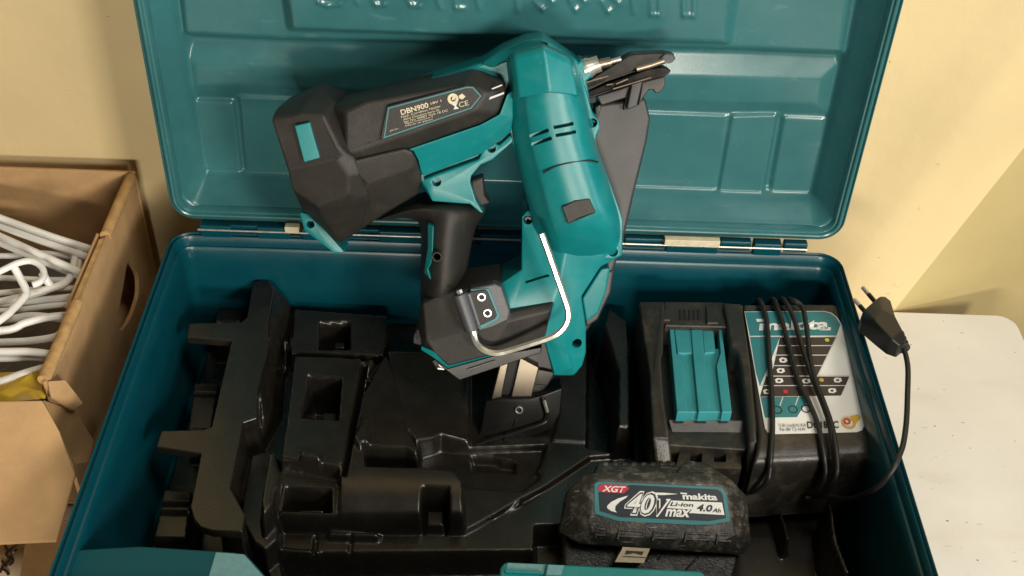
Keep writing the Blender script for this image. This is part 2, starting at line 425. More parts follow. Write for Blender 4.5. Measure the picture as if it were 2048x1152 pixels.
wl = bpy.data.objects['wall_left']
for (px, py, r_) in ((1791, 580, 5), (1803, 587, 4), (1780, 600, 3), (1812, 583, 3), (1840, 420, 3), (1795, 150, 3), (1760, 520, 2.5), (1880, 330, 3), (120, 210, 3), (200, 60, 2.5)):
    c_ = WF.pt(px, py, .0135 if px > 1770 else .0155); n_ = 7
    t_ = abs((c_-A0).dot(rr_)); c_.y = YW-wall_h(t_)-.0004
    bm = bmesh.new(); bm.faces.new([bm.verts.new(c_+Vector((math.cos(6.283*k/n_)*r_*.0006*random.uniform(.5, 1.5), random.uniform(-.0008, 0), math.sin(6.283*k/n_)*r_*.0003*random.uniform(.5, 1.5)))) for k in range(n_)])
    skirt(bm, lambda co: co+Vector((0, .0012, 0))); ch = link('paint_flake', bm, WALLM, wl, False)
XR = TAB.pt(2040, 660).x
tb = thing('table', 'off-white laminate table with dark specks, under the open tool case', 'table', (0, -0.4, -0.74))
bm = bmesh.new()
pts = [(-1.1, YW-0.004), (-1.1, -1.0)] + [(XR, -1.0)] + [(XR-0.02+0.02*math.cos(R(t)), YW-0.024+0.02*math.sin(R(t))) for t in range(0, 91, 10)]
bm.faces.new([bm.verts.new((x, y, 0)) for x, y in pts])
skirt(bm, lambda co: Vector((co.x, co.y, -0.028)))
link('table_top', bm, TABLE, tb, True, 0.002)
for x in (-1.05, XR-0.05):
    for y in (-0.95, YW-0.07):
        box('leg', (x-0.022, y-0.022, -0.74), (x+0.022, y+0.022, -0.029), TABLE, tb, 0.003)

# ================================================================== tool case
WX = 0.637; DY = 0.412
case = thing('tool_case', 'open teal plastic tool case with upright lid, holding a black tray', 'tool case', (0, -DY/2, 0))
TF = Frame((0, 0, HR), (1, 0, 0), (0, 1, 0), (0, 0, 1))
prof = [(0.020, -HR+0.007), (0.014, -HR+0.014), (0.0105, -0.030), (0.0100, -0.0145), (0.0085, -0.012), (0.0068, -0.0115), (0.0060, -0.0022), (0.0050, -0.0010), (0.0042, -0.0022), (0.0036, -0.004), (0.0028, -0.004), (0.0022, -0.0014), (0.0012, -0.0004), (0.0004, -0.0014), (0.0, -0.004),
        (0.0, -0.022), (0.003, -0.024), (0.0045, -0.03), (0.007, -HR+0.012), (0.012, -HR+0.001)]
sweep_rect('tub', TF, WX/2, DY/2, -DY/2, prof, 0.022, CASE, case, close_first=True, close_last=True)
# front wall bosses (latch recesses seen from inside)
plate('latch_boss', RIM, [(118, 1100, -.016), (280, 1091, -.016), (468, 1103, -.016), (492, 1107, -.016), (560, 1182, -.016), (560, 1230, -.016), (100, 1230, -.016)], -.016, -.13, CASE_R, case, 0.002)
decal('sticker', RIM, [(432, 1104.5), (488, 1109), (548, 1176), (412, 1172)], -.0156, STICK, case)
plate('latch_boss', RIM, [(1000, 1134, -.012), (1006, 1125, -.012), (1016, 1122, -.012), (1402, 1140, -.012), (1412, 1150, -.012), (1420, 1230, -.012), (990, 1230, -.012)], -.012, -.13, TEAL, case, 0.0025)

plate('latch_rib', RIM, [(1010, 1138), (1085, 1142), (1084, 1147), (1010, 1143)], -.0095, -.02, TEAL, case, .0006)
plate('latch_rib', RIM, [(1092, 1128), (1097, 1128), (1090, 1162), (1085, 1162)], -.0100, -.02, CASE_R, case, .0006)
decal('sticker', RIM, [(1016, 1126), (1128, 1131), (1122, 1150), (1012, 1145)], -.0117, STICK, case)
# ---- lid: stands on the hinge, opening towards the camera
LZ = HR + 0.0142; LW = 0.632; LH = 0.41
lean = R(1.0)
LF = Frame((0, -0.002, LZ), (1, 0, 0), (0, math.sin(lean), math.cos(lean)), (0, -math.cos(lean), math.sin(lean)))
PD = -0.046
lid_prof = [(0.0105, -0.012), (0.0100, -0.006), (0.0088, -0.0035), (0.0072, -0.0035), (0.0064, -0.0006), (0.0052, 0.0), (0.0040, -0.0008), (0.0032, -0.004), (0.0024, -0.0042), (0.0014, -0.0016), (0.0004, -0.0024), (0.0, -0.005),
            (0.0, -0.016), (0.0035, -0.019), (0.009, -0.055), (0.014, -0.060)]
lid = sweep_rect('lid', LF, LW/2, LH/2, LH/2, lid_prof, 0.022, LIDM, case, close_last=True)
fl = Field(LF, -LW/2+0.0095, LW/2-0.0095, 0.0095, LH-0.0095, 0.00125, PD)
d = np.minimum(np.minimum(fl.A+LW/2-0.0095, LW/2-0.0095-fl.A), np.minimum(fl.B-0.0095, LH-0.0095-fl.B))
dx = np.minimum(fl.A+LW/2-0.0095, LW/2-0.0095-fl.A); dy = np.minimum(fl.B-0.0095, LH-0.0095-fl.B)
rc = 0.02; q = np.where((dx < rc) & (dy < rc), rc-np.hypot(rc-np.minimum(dx, rc), rc-np.minimum(dy, rc)), np.minimum(dx, dy))
wallH = np.interp(q, [-0.02, 0, 0.0012, 0.014, 0.018, 0.022], [-0.009, -0.009, -0.012, PD+0.012, PD+0.003, PD])
pan = fl.H.copy()
fl.H = pan
P_ = PD
# lower pads
PADS = PD+0.004
fl.poly([(366, 199), (468, 203), (489, 392), (398, 389)], PADS)
fl.poly([(477, 192), (1458, 231), (1424, 424), (496, 393)], PADS)
fl.poly([(1462, 231), (1556, 229), (1520, 428), (1428, 424)], PADS+0.0015)
fl.poly([(1567, 233), (1652, 237), (1619, 433), (1532, 430)], PADS)
fl.soft = 0.020
fl.poly([(368, 112), (560, 112), (1486, 134), (1668, 140), (1654, 226), (1558, 224), (1300, 218), (900, 205), (480, 188), (374, 190)], PD+0.0065)
# upper raised plateau with the embossed name
fl.soft = 0.009
fl.poly([(364, 74), (560, 84), (1490, 104), (1690, 112), (1730, -160), (340, -160)], PD+0.012)
fl.poly([(578, 66), (1458, 94), (1488, -160), (545, -160)], PD+0.025)
hl = PD+0.025
def stroke(a, b, wid=0.0015, dh=0.0013): fl.line(a, b, hl, wid, dh)
for pth in ([(628, -30), (636, 4), (655, 11), (680, 8), (690, -6), (688, -40)], [(742, -8), (752, 10), (770, 9), (776, -20)],
            [(812, -6), (822, 10), (840, 12), (852, -4), (850, -40)], [(864, -30), (882, 17)], [(946, -30), (960, 18)],
            [(1030, -40), (1036, 22)], [(1068, 2), (1086, 20), (1108, 4), (1086, -16), (1072, -4)], [(1140, 0), (1152, 22), (1172, 3), (1150, -16), (1140, 0)],
            [(1204, 2), (1218, 25), (1240, 6), (1216, -14)], [(1262, -40), (1268, 26)], [(1300, -40), (1303, 29), (1318, 30), (1322, -40)],
            [(1366, -40), (1368, 30), (1388, 31), (1392, -40)], [(700, -40), (716, 8)], [(905, -40), (912, 16), (930, 17)]):
    for a_, b_ in zip(pth, pth[1:]): stroke(a_, b_)
fl.blur(1)
fl.H = np.maximum(fl.H, wallH)
# outside the rounded corner tuck the sheet under the lip
fl.blur(1)
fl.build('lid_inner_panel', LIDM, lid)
# hinge: teal bar pieces and a steel pin between tub and lid
def xat(px, py): return RIM.pt(px, py, 0.006).x
hz = HR+0.006
for a_, b_ in ((401, 460), (516, 578), (606, 700), (760, 900), (960, 1100), (1160, 1245), (1328, 1432), (1498, 1556)):
    x0, x1 = xat(a_, 455), xat(b_, 470)
    box('hinge_knuckle', (x0, -0.006, HR-0.003), (x1, 0.005, LZ-0.003 if a_ != 1328 else LZ-0.008), CASE, case, 0.0015)
for a_, b_ in ((460, 516), (700, 760), (900, 960), (1100, 1160), (1245, 1328), (1432, 1498), (1556, 1608)):
    x0, x1 = xat(a_, 455), xat(b_, 470)
    box('hinge_knuckle', (x0+0.0005, -0.0035, HR+0.001), (x1-0.0005, 0.0045, LZ-0.003), CASE, case, 0.0012)
tube('hinge_pin', [(xat(399, 452), -0.0062, HR+0.0068), (xat(1611, 490), -0.0062, HR+0.0068)], 0.0011, STEEL, case, resample=False)

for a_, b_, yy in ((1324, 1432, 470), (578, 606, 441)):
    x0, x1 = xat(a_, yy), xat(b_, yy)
    box('hinge_gap_fill', (x0, -.0105, HR+.0095), (x1, -.0035, HR+.0165), CREAM, case, .0008)  # added cream blocks standing in for lit wall seen through hinge gaps
# ================================================================== black tray insert
tray = thing('tray_insert', 'black moulded plastic tray insert lying inside the teal case', 'tray', (0, -DY/2, 0.012))
tf = Field(TF, -0.297, 0.297, -DY+0.022, -0.016, 0.0011, -0.112)
P = tf.poly
# base floor
P([(520, 1040), (1290, 1040), (1290, 600), (520, 600)], -.104)
# left: open gap down to the ribs
P([(180, 1200), (545, 1200), (480, 1030), (470, 960), (540, 560), (300, 480)], -.138)
P([(434, 612), (492, 614), (486, 645), (425, 645)], -.085); P([(434, 622), (490, 624), (490, 627), (433, 626)], -.092)
P([(385, 763), (441, 766), (426, 862), (372, 858)], -.092); P([(378, 799), (436, 800), (436, 804), (377, 803)], -.10)
P([(325, 976), (388, 980), (376, 1080), (303, 1076)], -.092); P([(318, 1016), (384, 1018), (384, 1023), (317, 1022)], -.10); P([(314, 1034), (384, 1036), (384, 1040), (313, 1039)], -.10)
# main floor of the tool pocket
P([(535, 600), (780, 600), (1240, 600), (1250, 900), (1180, 930), (1040, 1000), (930, 1066), (700, 1080), (500, 1050), (470, 980), (520, 840)], -.098)
# block with square openings
P([(562, 614), (778, 630), (768, 712), (580, 706)], -.072)
P([(640, 646), (697, 644), (698, 697), (640, 698)], -.11, -0.072); P([(668, 682), (692, 682), (692, 698), (666, 698)], -.088)
P([(586, 709), (752, 717), (716, 800), (684, 948), (640, 960), (556, 936), (572, 830)], -.066)
P([(757, 720), (770, 722), (758, 764), (728, 764)], -.074)
P([(618, 752), (680, 757), (674, 838), (606, 834)], -.115, -0.066); P([(642, 800), (675, 802), (671, 838), (636, 836)], -.084, -0.07)
P([(602, 898), (641, 902), (638, 962), (594, 955)], -.060)
P([(560, 938), (680, 957), (678, 1036), (552, 1028)], -.080)
P([(574, 976), (660, 980), (660, 1022), (564, 1018)], -.115, -0.080); P([(596, 1018), (650, 1018), (650, 1026), (596, 1026)], -.10)
# middle: shelf, dark pocket, cylinder bed
P([(716, 800), (760, 724), (772, 704), (800, 760), (812, 840), (836, 892), (842, 960), (700, 950), (684, 948)], -.067)
P([(707, 872), (726, 836), (734, 836), (738, 892), (716, 890)], -.062)
P([(727, 893), (812, 898), (838, 914), (838, 958), (735, 940)], -.104, -0.067)
Lb = [TF.loc(TF.pt(x, y, -.080)) for x, y in ((682, 948), (846, 952), (908, 958), (926, 980), (930, 1062), (846, 1052), (676, 1046))]
mk = tf.mask(Lb); bb = [l_[1] for l_ in Lb]; tt = np.clip((max(bb)-.006-tf.B)/(max(bb)-.006-min(bb)), 0, 1)
tf._put(mk, -.067-.034*(1-np.sqrt(1-(tt*.985)**2)), 'set')
P([(848, 1000), (896, 1002), (898, 1060), (842, 1058)], -.112, -0.085); P([(852, 1018), (890, 1020), (890, 1054), (850, 1052)], -.092)
P([(724, 720), (735, 722), (706, 868), (691, 948), (684, 946), (698, 868)], -.084, -.066)
# dark blue-black hollow panel and stepped pocket to its right
P([(772, 702, -.072), (940, 702, -.088), (938, 884, -.092), (881, 876, -.090), (838, 895, -.082), (812, 850, -.074)])
P([(838, 916), (883, 902), (937, 906), (1090, 900), (1075, 966), (1042, 990), (920, 980), (838, 966)], -.104)
P([(942, 914), (1000, 918), (1030, 926), (1028, 946), (946, 940)], -.112, -0.104); P([(950, 914), (990, 916), (990, 920), (950, 918)], -.106); P([(1000, 922), (1024, 924), (1024, 929), (1000, 927)], -.106)
# right hand blocks by the black slot
P([(1120, 812), (1176, 818), (1176, 884), (1104, 880)], -.096); P([(1098, 892), (1178, 894), (1166, 924), (1072, 944)], -.098)
P([(1178, 640), (1236, 640), (1232, 900), (1176, 890)], -.130, -.096)
P([(1216, 612), (1256, 640), (1262, 720), (1262, 912), (1233, 906), (1234, 740), (1206, 650)], -.062)
# diagonal dividing rib between tool pocket and front floor
P([(930, 1066), (1042, 992), (1040, 1004), (940, 1074)], -.092)
P([(498, 1064), (930, 1068), (1060, 1000), (1180, 920), (1290, 912), (1290, 1110), (560, 1110), (508, 1080)], -.102)
P([(656, 1060), (760, 1064), (756, 1074), (656, 1072)], -.096)
tf.line((632, 1075), (628, 1108), -.102, .0012, -.006); tf.line((702, 1078), (700, 1106), -.102, .001, -.004)
tf.line((538, 1100), (640, 1108), -.102, .0012, .003); tf.line((640, 1108), (1060, 1104), -.102, .0012, -.004)
P([(560, 1112), (1064, 1104), (1064, 1260), (600, 1260)], -.130, -.102)
# battery and charger wells
P([(1072, 1052), (1420, 1048), (1440, 1260), (1064, 1260)], -.128, -.102)
P([(1262, 612), (1760, 612), (1800, 960), (1262, 940)], -.118)
P([(1440, 960), (1690, 985), (1720, 1200), (1440, 1200)], -.128)
P([(1654, 990, -.075), (1664, 990, -.075), (1680, 1080, -.075), (1704, 1150, -.08), (1690, 1150, -.08), (1660, 1075, -.08)])
P([(1556, 1020), (1566, 1018), (1582, 1078), (1572, 1082)], -.105)
# left flange (the top of the tray) with two fingers and an upright post
FLG = [(506, 564), (520, 559), (538, 560), (548, 580), (536, 646), (536, 700), (516, 779), (514, 836), (487, 845), (461, 976), (490, 1029), (484, 1063), (425, 1061), (402, 1054), (388, 1038), (381, 1013), (402, 907), (312, 893), (322, 861), (407, 859), (423, 853), (463, 681), (373, 673), (378, 646), (482, 644), (494, 634)]
P([(522, 562), (538, 560), (580, 600), (560, 690), (536, 700), (516, 779), (514, 836), (487, 845), (461, 976), (490, 1029), (484, 1058), (450, 1056), (430, 1020), (440, 900), (480, 760), (506, 640)], -.052)
P([(540, 560, -.040), (590, 610, -.085), (585, 700, -.09), (540, 700, -.07), (532, 640, -.05)])
# slot shaped well beside the flange
P([(520, 842), (545, 850), (556, 930), (548, 1020), (520, 1045), (494, 1026), (466, 976), (490, 850)], -.088, -0.05)
P([(536, 905), (552, 900), (556, 940), (545, 1010), (524, 1034), (520, 1000)], -.062)
P([(516, 780, -.055), (534, 700, -.055), (575, 705, -.1), (566, 830, -.1), (520, 838, -.06)])
tf.blur(1)
tf.build('tray_shell', TRAY, tray)
plate('tray_flange', TF, FLG, -.048, -.057, TRAY, tray, .0012)

# ================================================================== nail gun
zn = lambda y: 0.985+(y-130)/750*0.100
def depth_pt(px, py, z): return CAM+ray(px, py)*z
NA, NB = depth_pt(1024, 130, zn(130)), depth_pt(1024, 880, zn(880))
NU = RGT; NV = (NA-NB).normalized(); NN = NU.cross(NV).normalized()
NF = Frame(depth_pt(1030, 900, zn(900)), NU, NV, NN)
gun = thing('nail_gun', 'teal and black cordless nail gun leaning in the case against the lid', 'nail gun', NF.o)
def nplate(name, ol, top, back, m, bevel=.0012, parent=None, seg=2): return plate(name, NF, ol, top, back, m, parent or gun, bevel, seg)
def nrel(name, v, f, back, m, bevel=.0015, parent=None, angle=20): return relief(name, NF, v, f, back, m, parent or gun, bevel, 2, True, angle)
def nhole(px, py, h, r_px, depth=.012): return cutter_round(NF.pt(px, py, h), NN, r_px*0.000415, -depth, .02)
def nslot(a, b, h, wpx, depth=.004):
    A, B = NF.pt(*a, h), NF.pt(*b, h); d_ = (B-A).normalized(); s = NN.cross(d_)*wpx*.5*.000415
    bm = bmesh.new()
    for v in (A-s, B-s, B+s, A+s): bm.verts.new(v+NN*.012)
    bm.verts.ensure_lookup_table(); bm.faces.new(bm.verts[:]); skirt(bm, lambda co: co-NN*(.012+depth))
    return link('cut', bm, HOLE, None, False)
def screw(px, py, h, r_px, m=DSTEEL, parent=None):
    A = NF.pt(px, py, h); o = disc_ring('screw', A, NN, r_px*.000415, r_px*.000415*.35, -.002, .0008, m, parent or gun, 16)
    return o

# --- magazine behind the body
mag = nplate('magazine', [(1189, 222), (1197, 208), (1250, 200), (1291, 196), (1301, 237), (1294, 284), (1268, 390), (1250, 470), (1222, 560), (1208, 612), (1150, 700), (1075, 800), (985, 796), (1010, 700), (1130, 420)], -.012, -.030, GREYP, .003)
nplate('magazine_rail', [(982, 800), (1000, 728), (1018, 722), (1002, 798)], -.004, -.012, RAILM, .001)
nplate('magazine_rail', [(1020, 802), (1040, 715), (1078, 735), (1061, 802)], -.004, -.012, RAILM, .001)
nplate('rail_channel', [(1001, 798), (1018, 720), (1041, 716), (1022, 802)], -.0085, -.012, HOLE, .0005)
nplate('rail_edge', [(1066, 770), (1076, 738), (1110, 745), (1096, 772)], -.007, -.012, DSTEEL, .001)
tail = nrel('magazine_tail', [(971, 803, -.002), (1004, 797, .0), (1062, 797, .001), (1082, 792, -.001), (1125, 776, -.006), (1121, 826, -.006), (1104, 857, -.006), (1060, 878, -.002), (942, 911, -.004), (962, 857, -.002), (1000, 850, .002), (1070, 838, .002)],
            [[0, 1, 10, 9], [1, 2, 11, 10], [2, 3, 4, 5, 6, 11], [9, 10, 8], [10, 11, 6, 7, 8]], -.034, BLACK, .0015)
for px, py in ((1010, 868), (985, 884), (1030, 840)):
    nplate('rib', [(px, py), (px+5, py-2), (px+1, py+14), (px-4, py+15)], .003, -.004, BLACK, .0006)
disc_ring('eyelet', NF.pt(1038, 819, .001), NN, .0036, .0023, -.002, .0022, STEEL, gun)
disc_ring('eyelet_hole', NF.pt(1038, 819, .001), NN, .0022, 0, -.002, .0004, HOLE, gun)

# --- central shell (teal) carrying everything
sh = nplate('rear_shell', [(705, 262), (815, 178), (832, 168), (965, 125), (1005, 99), (1055, 79), (1085, 76), (1112, 93), (1155, 122), (1172, 150), (1183, 222), (1195, 300), (1120, 345), (1046, 352), (1022, 287), (985, 314), (957, 328), (938, 356), (948, 398), (964, 424), (940, 409), (863, 403), (838, 360), (720, 330)], .012, -.046, TEAL, .003)
nplate('tail_bracket', [(598, 424), (618, 428), (634, 442), (690, 505), (668, 508), (648, 492), (608, 462)], -.010, -.040, TEAL, .0018)
cut(bpy.data.objects['tail_bracket'], [nhole(621, 449, -.010, 8.5)])
nrel('strap_ridge', [(960, 127, .014), (1003, 101, .016), (1055, 80, .018), (1083, 77, .018), (1100, 88, .02), (1070, 96, .03), (1020, 116, .03), (985, 138, .028)], [list(range(8))], .0, TEAL, .003)
disc_ring('top_port', NF.pt(1088, 90, .026), (NN*.6+NV*.8).normalized(), .0032, 0, -.004, .0006, HOLE, gun)

# --- black barrel with the rating plate
bar = nrel('barrel_cover', [(655, 215, .022), (720, 196, .020), (832, 167, .018), (951, 140, .020), (1008, 163, .026), (1012, 184, .033), (997, 227, .034), (960, 248, .034), (812, 300, .034), (700, 335, .034),
                  (690, 222, .040), (735, 203, .043), (931, 168, .043), (972, 186, .043), (950, 222, .044), (770, 284, .044), (690, 310, .042)],
           [[0, 1, 11, 10], [1, 2, 3, 12, 11], [3, 4, 13, 12], [4, 5, 13], [5, 6, 14, 13], [6, 7, 8, 15, 14], [8, 9, 16, 15], [9, 0, 10, 16], [10, 11, 12, 13, 14, 15, 16]], -.03, RUB, .003)
plt = nplate('rating_plate', [(774, 213), (933, 171), (948, 172), (966, 192), (945, 219), (764, 281), (761, 275)], .0462, .043, RUB, .0006)
def border(name, ol, h, wid, m, parent):
    P2 = [NF.pt(x, y, h) for x, y in ol]; n = len(P2); bm = bmesh.new(); o_, i_ = [], []
    for k in range(n):
        a_, b_, c_ = P2[k-1], P2[k], P2[(k+1) % n]
        t1, t2 = (b_-a_).normalized(), (c_-b_).normalized(); nn = NN.cross(t1)+NN.cross(t2); nn.normalize()
        s = wid/max(.35, nn.dot(NN.cross(t1).normalized())); o_.append(bm.verts.new(b_)); i_.append(bm.verts.new(b_+nn*s*border.sgn))
    for k in range(n): bm.faces.new((o_[k], o_[(k+1) % n], i_[(k+1) % n], i_[k]))
    skirt2 = [e_ for e_ in bm.edges if len(e_.link_faces) == 1]
    return link(name, bm, m, parent, False)
border.sgn = -1
border('plate_border', [(776, 215.5), (933, 173.5), (946, 174), (963, 192), (943, 217), (767, 277)], .0466, .0010, TEALPAINT, plt)
def ntext(s, p0, p1, hpx, h, m, bold=0.0, shear=0.0, name='lettering', parent=None):
    d_ = np.array(p1, float)-np.array(p0, float); L_ = np.linalg.norm(d_); d_ /= L_; up = np.array([d_[1], -d_[0]])*hpx + d_*shear*hpx
    q_ = [np.array(p0), np.array(p1), np.array(p1)+up, np.array(p0)+up]
    return text_quad(name, s, NF, [tuple(x) for x in q_], h, m, parent or gun, bold)
ntext('DBN900', (803, 230.5), (858, 215), 11, .0466, CREAM, .02, parent=plt)
ntext('18V 1', (862, 209.5), (883, 203.5), 4.5, .0466, CREAM, .01, parent=plt)
for s_, a_, b_, hh in (('Nail. Cordless Nailer', (803, 236.5), (882, 214), 4.5), ('Akku Clavadora Serie 02', (807, 241), (879, 221.5), 4), ('Ser No 4508Y Volt 18 DC', (808, 246), (896, 222.5), 4), ('Makita Corporation 2', (811, 250), (866, 235.5), 4), ('Made in Japan', (812, 254), (866, 240), 3.6), ('JPA 011', (780, 264), (797, 259), 3.4)):
    ntext(s_, a_, b_, hh, .0466, CREAM, .0, parent=plt)
disc_ring('approval_mark', NF.pt(906, 198, .0466), NN, .0044, .0020, -.0003, .0001, CREAM, plt)
decal('approval_mark', NF, [(903, 200), (906, 192), (911, 194), (909, 200)], .0467, CREAM, plt)
decal('approval_mark', NF, [(917, 192), (924, 187), (931, 193), (925, 199), (919, 197)], .0466, CREAM, plt)
decal('approval_mark', NF, [(904, 209), (915, 206), (912, 212), (918, 217), (907, 219), (910, 213)], .0466, LGREY, plt)
ntext('CE', (919, 215), (938, 210), 10, .0466, CREAM, .0, parent=plt)
decal('stripe', NF, [(983, 177), (1003, 169), (1005, 171), (985, 179)], .0392, LGREY, bar); decal('stripe', NF, [(967, 199), (1008, 184), (1008, 188), (969, 203)], .0400, LGREY, bar)

# --- end cap
cap = nrel('end_cap', [(541, 236, .036), (553, 216, .018), (629, 181, .012), (650, 191, .012), (670, 202, .018), (648, 230, .047), (600, 228, .046),
                 (676, 290, .048), (690, 309, .047), (672, 316, .047), (574, 340, .040), (584, 379, .026), (633, 415, .034), (697, 387, .040), (697, 350, .046), (602, 417, -.004), (678, 489, -.004), (720, 462, .004), (740, 400, .025), (722, 347, .042), (538, 246, .03), (712, 318, .043)],
           [[0, 1, 2, 6], [2, 3, 5, 6], [3, 4, 5], [4, 21, 8, 7, 5], [0, 6, 5, 7, 8, 9, 10], [10, 9, 14, 13, 12, 11], [9, 8, 21, 19, 14], [14, 19, 18, 13], [11, 12, 16, 15], [12, 13, 17, 16], [13, 18, 17]], -.042, RUB, .0030, angle=12)
nplate('window_insert', [(589, 252), (619, 244.5), (639.5, 316), (608, 325)], .0485, .03, TEAL, .0008)
# side block between cap and grip
nrel('barrel_side', [(700, 322, .043), (808, 297, .040), (824, 303, .038), (834, 322, .034), (842, 356, .024), (835, 390, .018), (800, 410, .014), (752, 440, .004), (715, 465, .0), (726, 398, .024), (718, 347, .040), (735, 372, .032), (825, 340, .033)],
     [[0, 1, 2, 12, 11, 10], [2, 3, 12], [3, 4, 12], [12, 4, 5, 6, 11], [10, 11, 9], [11, 6, 7, 9], [9, 7, 8]], -.03, RUB, .003, angle=12)
# teal band under the barrel
nrel('shell_band', [(812, 300, .0335), (960, 250, .0335), (999, 229, .034), (1014, 190, .034), (1026, 180, .03), (1026, 236, .030), (1022, 264, .020), (969, 305, .018), (846, 352, .018), (842, 346, .022), (836, 320, .031), (826, 302, .034), (985, 272, .027)],
     [[0, 1, 12, 8, 9, 10, 11], [1, 2, 5, 12], [2, 3, 4, 5], [12, 5, 6, 7], [12, 7, 8]], -.02, TEAL, .0016, angle=15)
# trigger guard shell with two screw holes
tg = nplate('guard_shell', [(846, 360), (870, 350), (957, 319), (972, 288), (985, 284), (998, 292), (1022, 270), (1026, 284), (985, 320), (962, 330), (943, 352), (940, 364), (952, 402), (968, 428), (958, 424), (940, 409), (864, 403)], .019, -.03, TEAL, .002)
cut(tg, [nhole(873, 364, .019, 9.5), nhole(983, 297, .019, 9)])
screw(873, 364, .010, 7); screw(983, 297, .010, 7)
nplate('trigger', [(942, 362), (966, 354), (970, 392), (981, 407), (960, 414), (950, 398), (943, 380)], .010, -.010, RUB, .002)

# --- grip
grip = loft('grip', NF, barrel_rows([(752, 442, 972, 416, 16, .018, -.02), (800, 437, 968, 428, 16, .024, -.02), (832, 441, 960, 440, 16, .028, -.02), (841, 460, 951, 456, 10, .030, -.02), (842, 500, 941, 500, 8, .029, -.02), (841, 550, 934, 545, 8, .028, -.02), (841, 600, 930, 580, 8, .026, -.02), (843, 622, 930, 602, 4, .020, -.02)], 9, .55), -.045, RUB, gun, 3)
nrel('grip_strip', [(855, 449, .024), (867, 454, .0285), (865, 505, .0285), (862, 528, .027), (856, 539, .026), (862, 561, .025), (848, 546, .019), (851, 520, .022), (855, 497, .0235)], [list(range(9))], .0, TEAL, .001)
disc_ring('grip_bush', NF.pt(874, 513, .0300), NN, .0042, .0031, -.004, .0018, RUB, gun); cut(grip, [nhole(874, 513, .030, 7.6, .010)])

# --- motor column
def facet(o, wid, ang=9):
    o.modifiers.clear(); b = o.modifiers.new('bevel', 'BEVEL'); b.width = wid; b.segments = 3; b.limit_method = 'ANGLE'; b.angle_limit = R(ang)
    o.modifiers.new('wn', 'WEIGHTED_NORMAL')
ROUND = ((0, .02, .17, .235, .42, .62, .80, .94, 1), (0, .30, .70, .84, .985, 1, .88, .52, 0)); CAPP = ((0, .05, .12, .54, .92, 1), (0, .62, .78, 1, .70, .05))
def housing_rows(spec, prof_=ROUND):
    T_, Q_ = prof_
    return [[(x0+(x1-x0)*t, y0+(y1-y0)*t-bow*(1-(2*t-1)**2), he+(hm-he)*q_) for t, q_ in zip(T_, Q_)] for (x0, y0, x1, y1, bow, hm, he) in spec]
col = loft('motor_housing', NF, housing_rows([(1016, 180, 1167, 182, 13, .0475, .012), (1021, 240, 1180, 232, 12, .0475, .012), (1030, 300, 1194, 292, 12, .0475, .010), (1043, 360, 1213, 345, 13, .0470, .008), (1056, 410, 1230, 395, 12, .0465, .006), (1065, 445, 1241, 432, 10, .0450, .006), (1078, 476, 1245, 462, 4, .038, .006), (1090, 502, 1244, 488, -4, .024, .006), (1098, 518, 1243, 508, -8, .010, .004)]), -.044, TEAL, gun, 3)
cut(col, [nslot(a_, b_, .0455, 7, .006) for a_, b_ in (((1056, 276.5), (1097, 259.5)), ((1107, 254), (1147, 247)), ((1062, 292), (1103, 275)), ((1111, 270), (1152, 263.5)))])
hcap = loft('housing_cap', NF, housing_rows([(1011, 118, 1151, 126, 31, .047, .012), (1013, 128, 1153, 136, 30, .0515, .013), (1017, 160, 1160, 160, 20, .0525, .013), (1021, 203, 1168, 196, 14, .0535, .013)], CAPP), -.040, TEAL, gun, 1)
facet(hcap, .0022)
nrel('status_window', [(1123, 414, .0475), (1150, 402, .0488), (1179, 397, .0470), (1192, 426, .0460), (1163, 437, .0478), (1136, 449, .0465)], [list(range(6))], .02, RUB, .0012)
tube('seam', [NF.pt(1086, 346, .0448), NF.pt(1110, 333, .0470), NF.pt(1140, 325, .0472), NF.pt(1175, 321, .0425), NF.pt(1196, 324, .034)], .0007, HOLE, gun, sides=6)
# side flange of the housing with screw boss
fl2 = nplate('housing_flange', [(1150, 150), (1164, 150), (1182, 215), (1187, 230), (1199, 240), (1201, 256), (1192, 275), (1193, 292), (1206, 326), (1240, 420), (1246, 440), (1245, 512), (1225, 522), (1180, 520), (1120, 300)], .014, -.044, TEAL, .0022)
cut(fl2, [nhole(1185, 246, .014, 9.5), nhole(1226, 504, .014, 10.5)]); screw(1185, 246, .006, 7)
# lower housing
low = nrel('lower_housing', [(1043, 434, .012), (1056, 419, .012), (1072, 430, .012), (1092, 488, .014), (1130, 500, .018), (1200, 490, .018), (1245, 440, .012), (1245, 512, .012), (1201, 535, .012), (1163, 594, .014), (1172, 654, .012), (1172, 706, .010), (1165, 732, .006), (1148, 752, .004), (1106, 752, .010), (1094, 702, .020), (1084, 676, .022), (1106, 606, .024), (1016, 624, .022), (1000, 568, .018), (1042, 541, .012), (1043, 470, .012),
                       (1127, 668, .020), (1146, 736, .012), (1120, 560, .024), (1084, 540, .018)],
     [[0, 1, 2, 3, 25, 20, 21], [3, 4, 24, 25], [4, 5, 8, 9, 24], [5, 6, 7, 8], [25, 24, 17, 18, 19, 20], [24, 9, 22, 16, 17], [9, 10, 11, 22], [22, 11, 12, 13, 23], [22, 23, 14, 15, 16], [23, 13, 14]], -.04, TEAL, .002, angle=12)
cut(low, [nhole(1056, 440, .012, 9.5), nhole(1226, 504, .012, 10.5), nhole(1154, 687, .014, 10.5, .03), nslot((1051, 567), (1098, 552), .022, 5, .012)])
screw(1056, 440, .005, 8); screw(1226, 504, .008, 9)
nrel('side_wing', [(1221, 536, .004), (1212, 584, .004), (1197, 627, .002), (1172, 645, .0), (1164, 598, .004), (1202, 538, .006)], [list(range(6))], -.03, TEAL, .002)
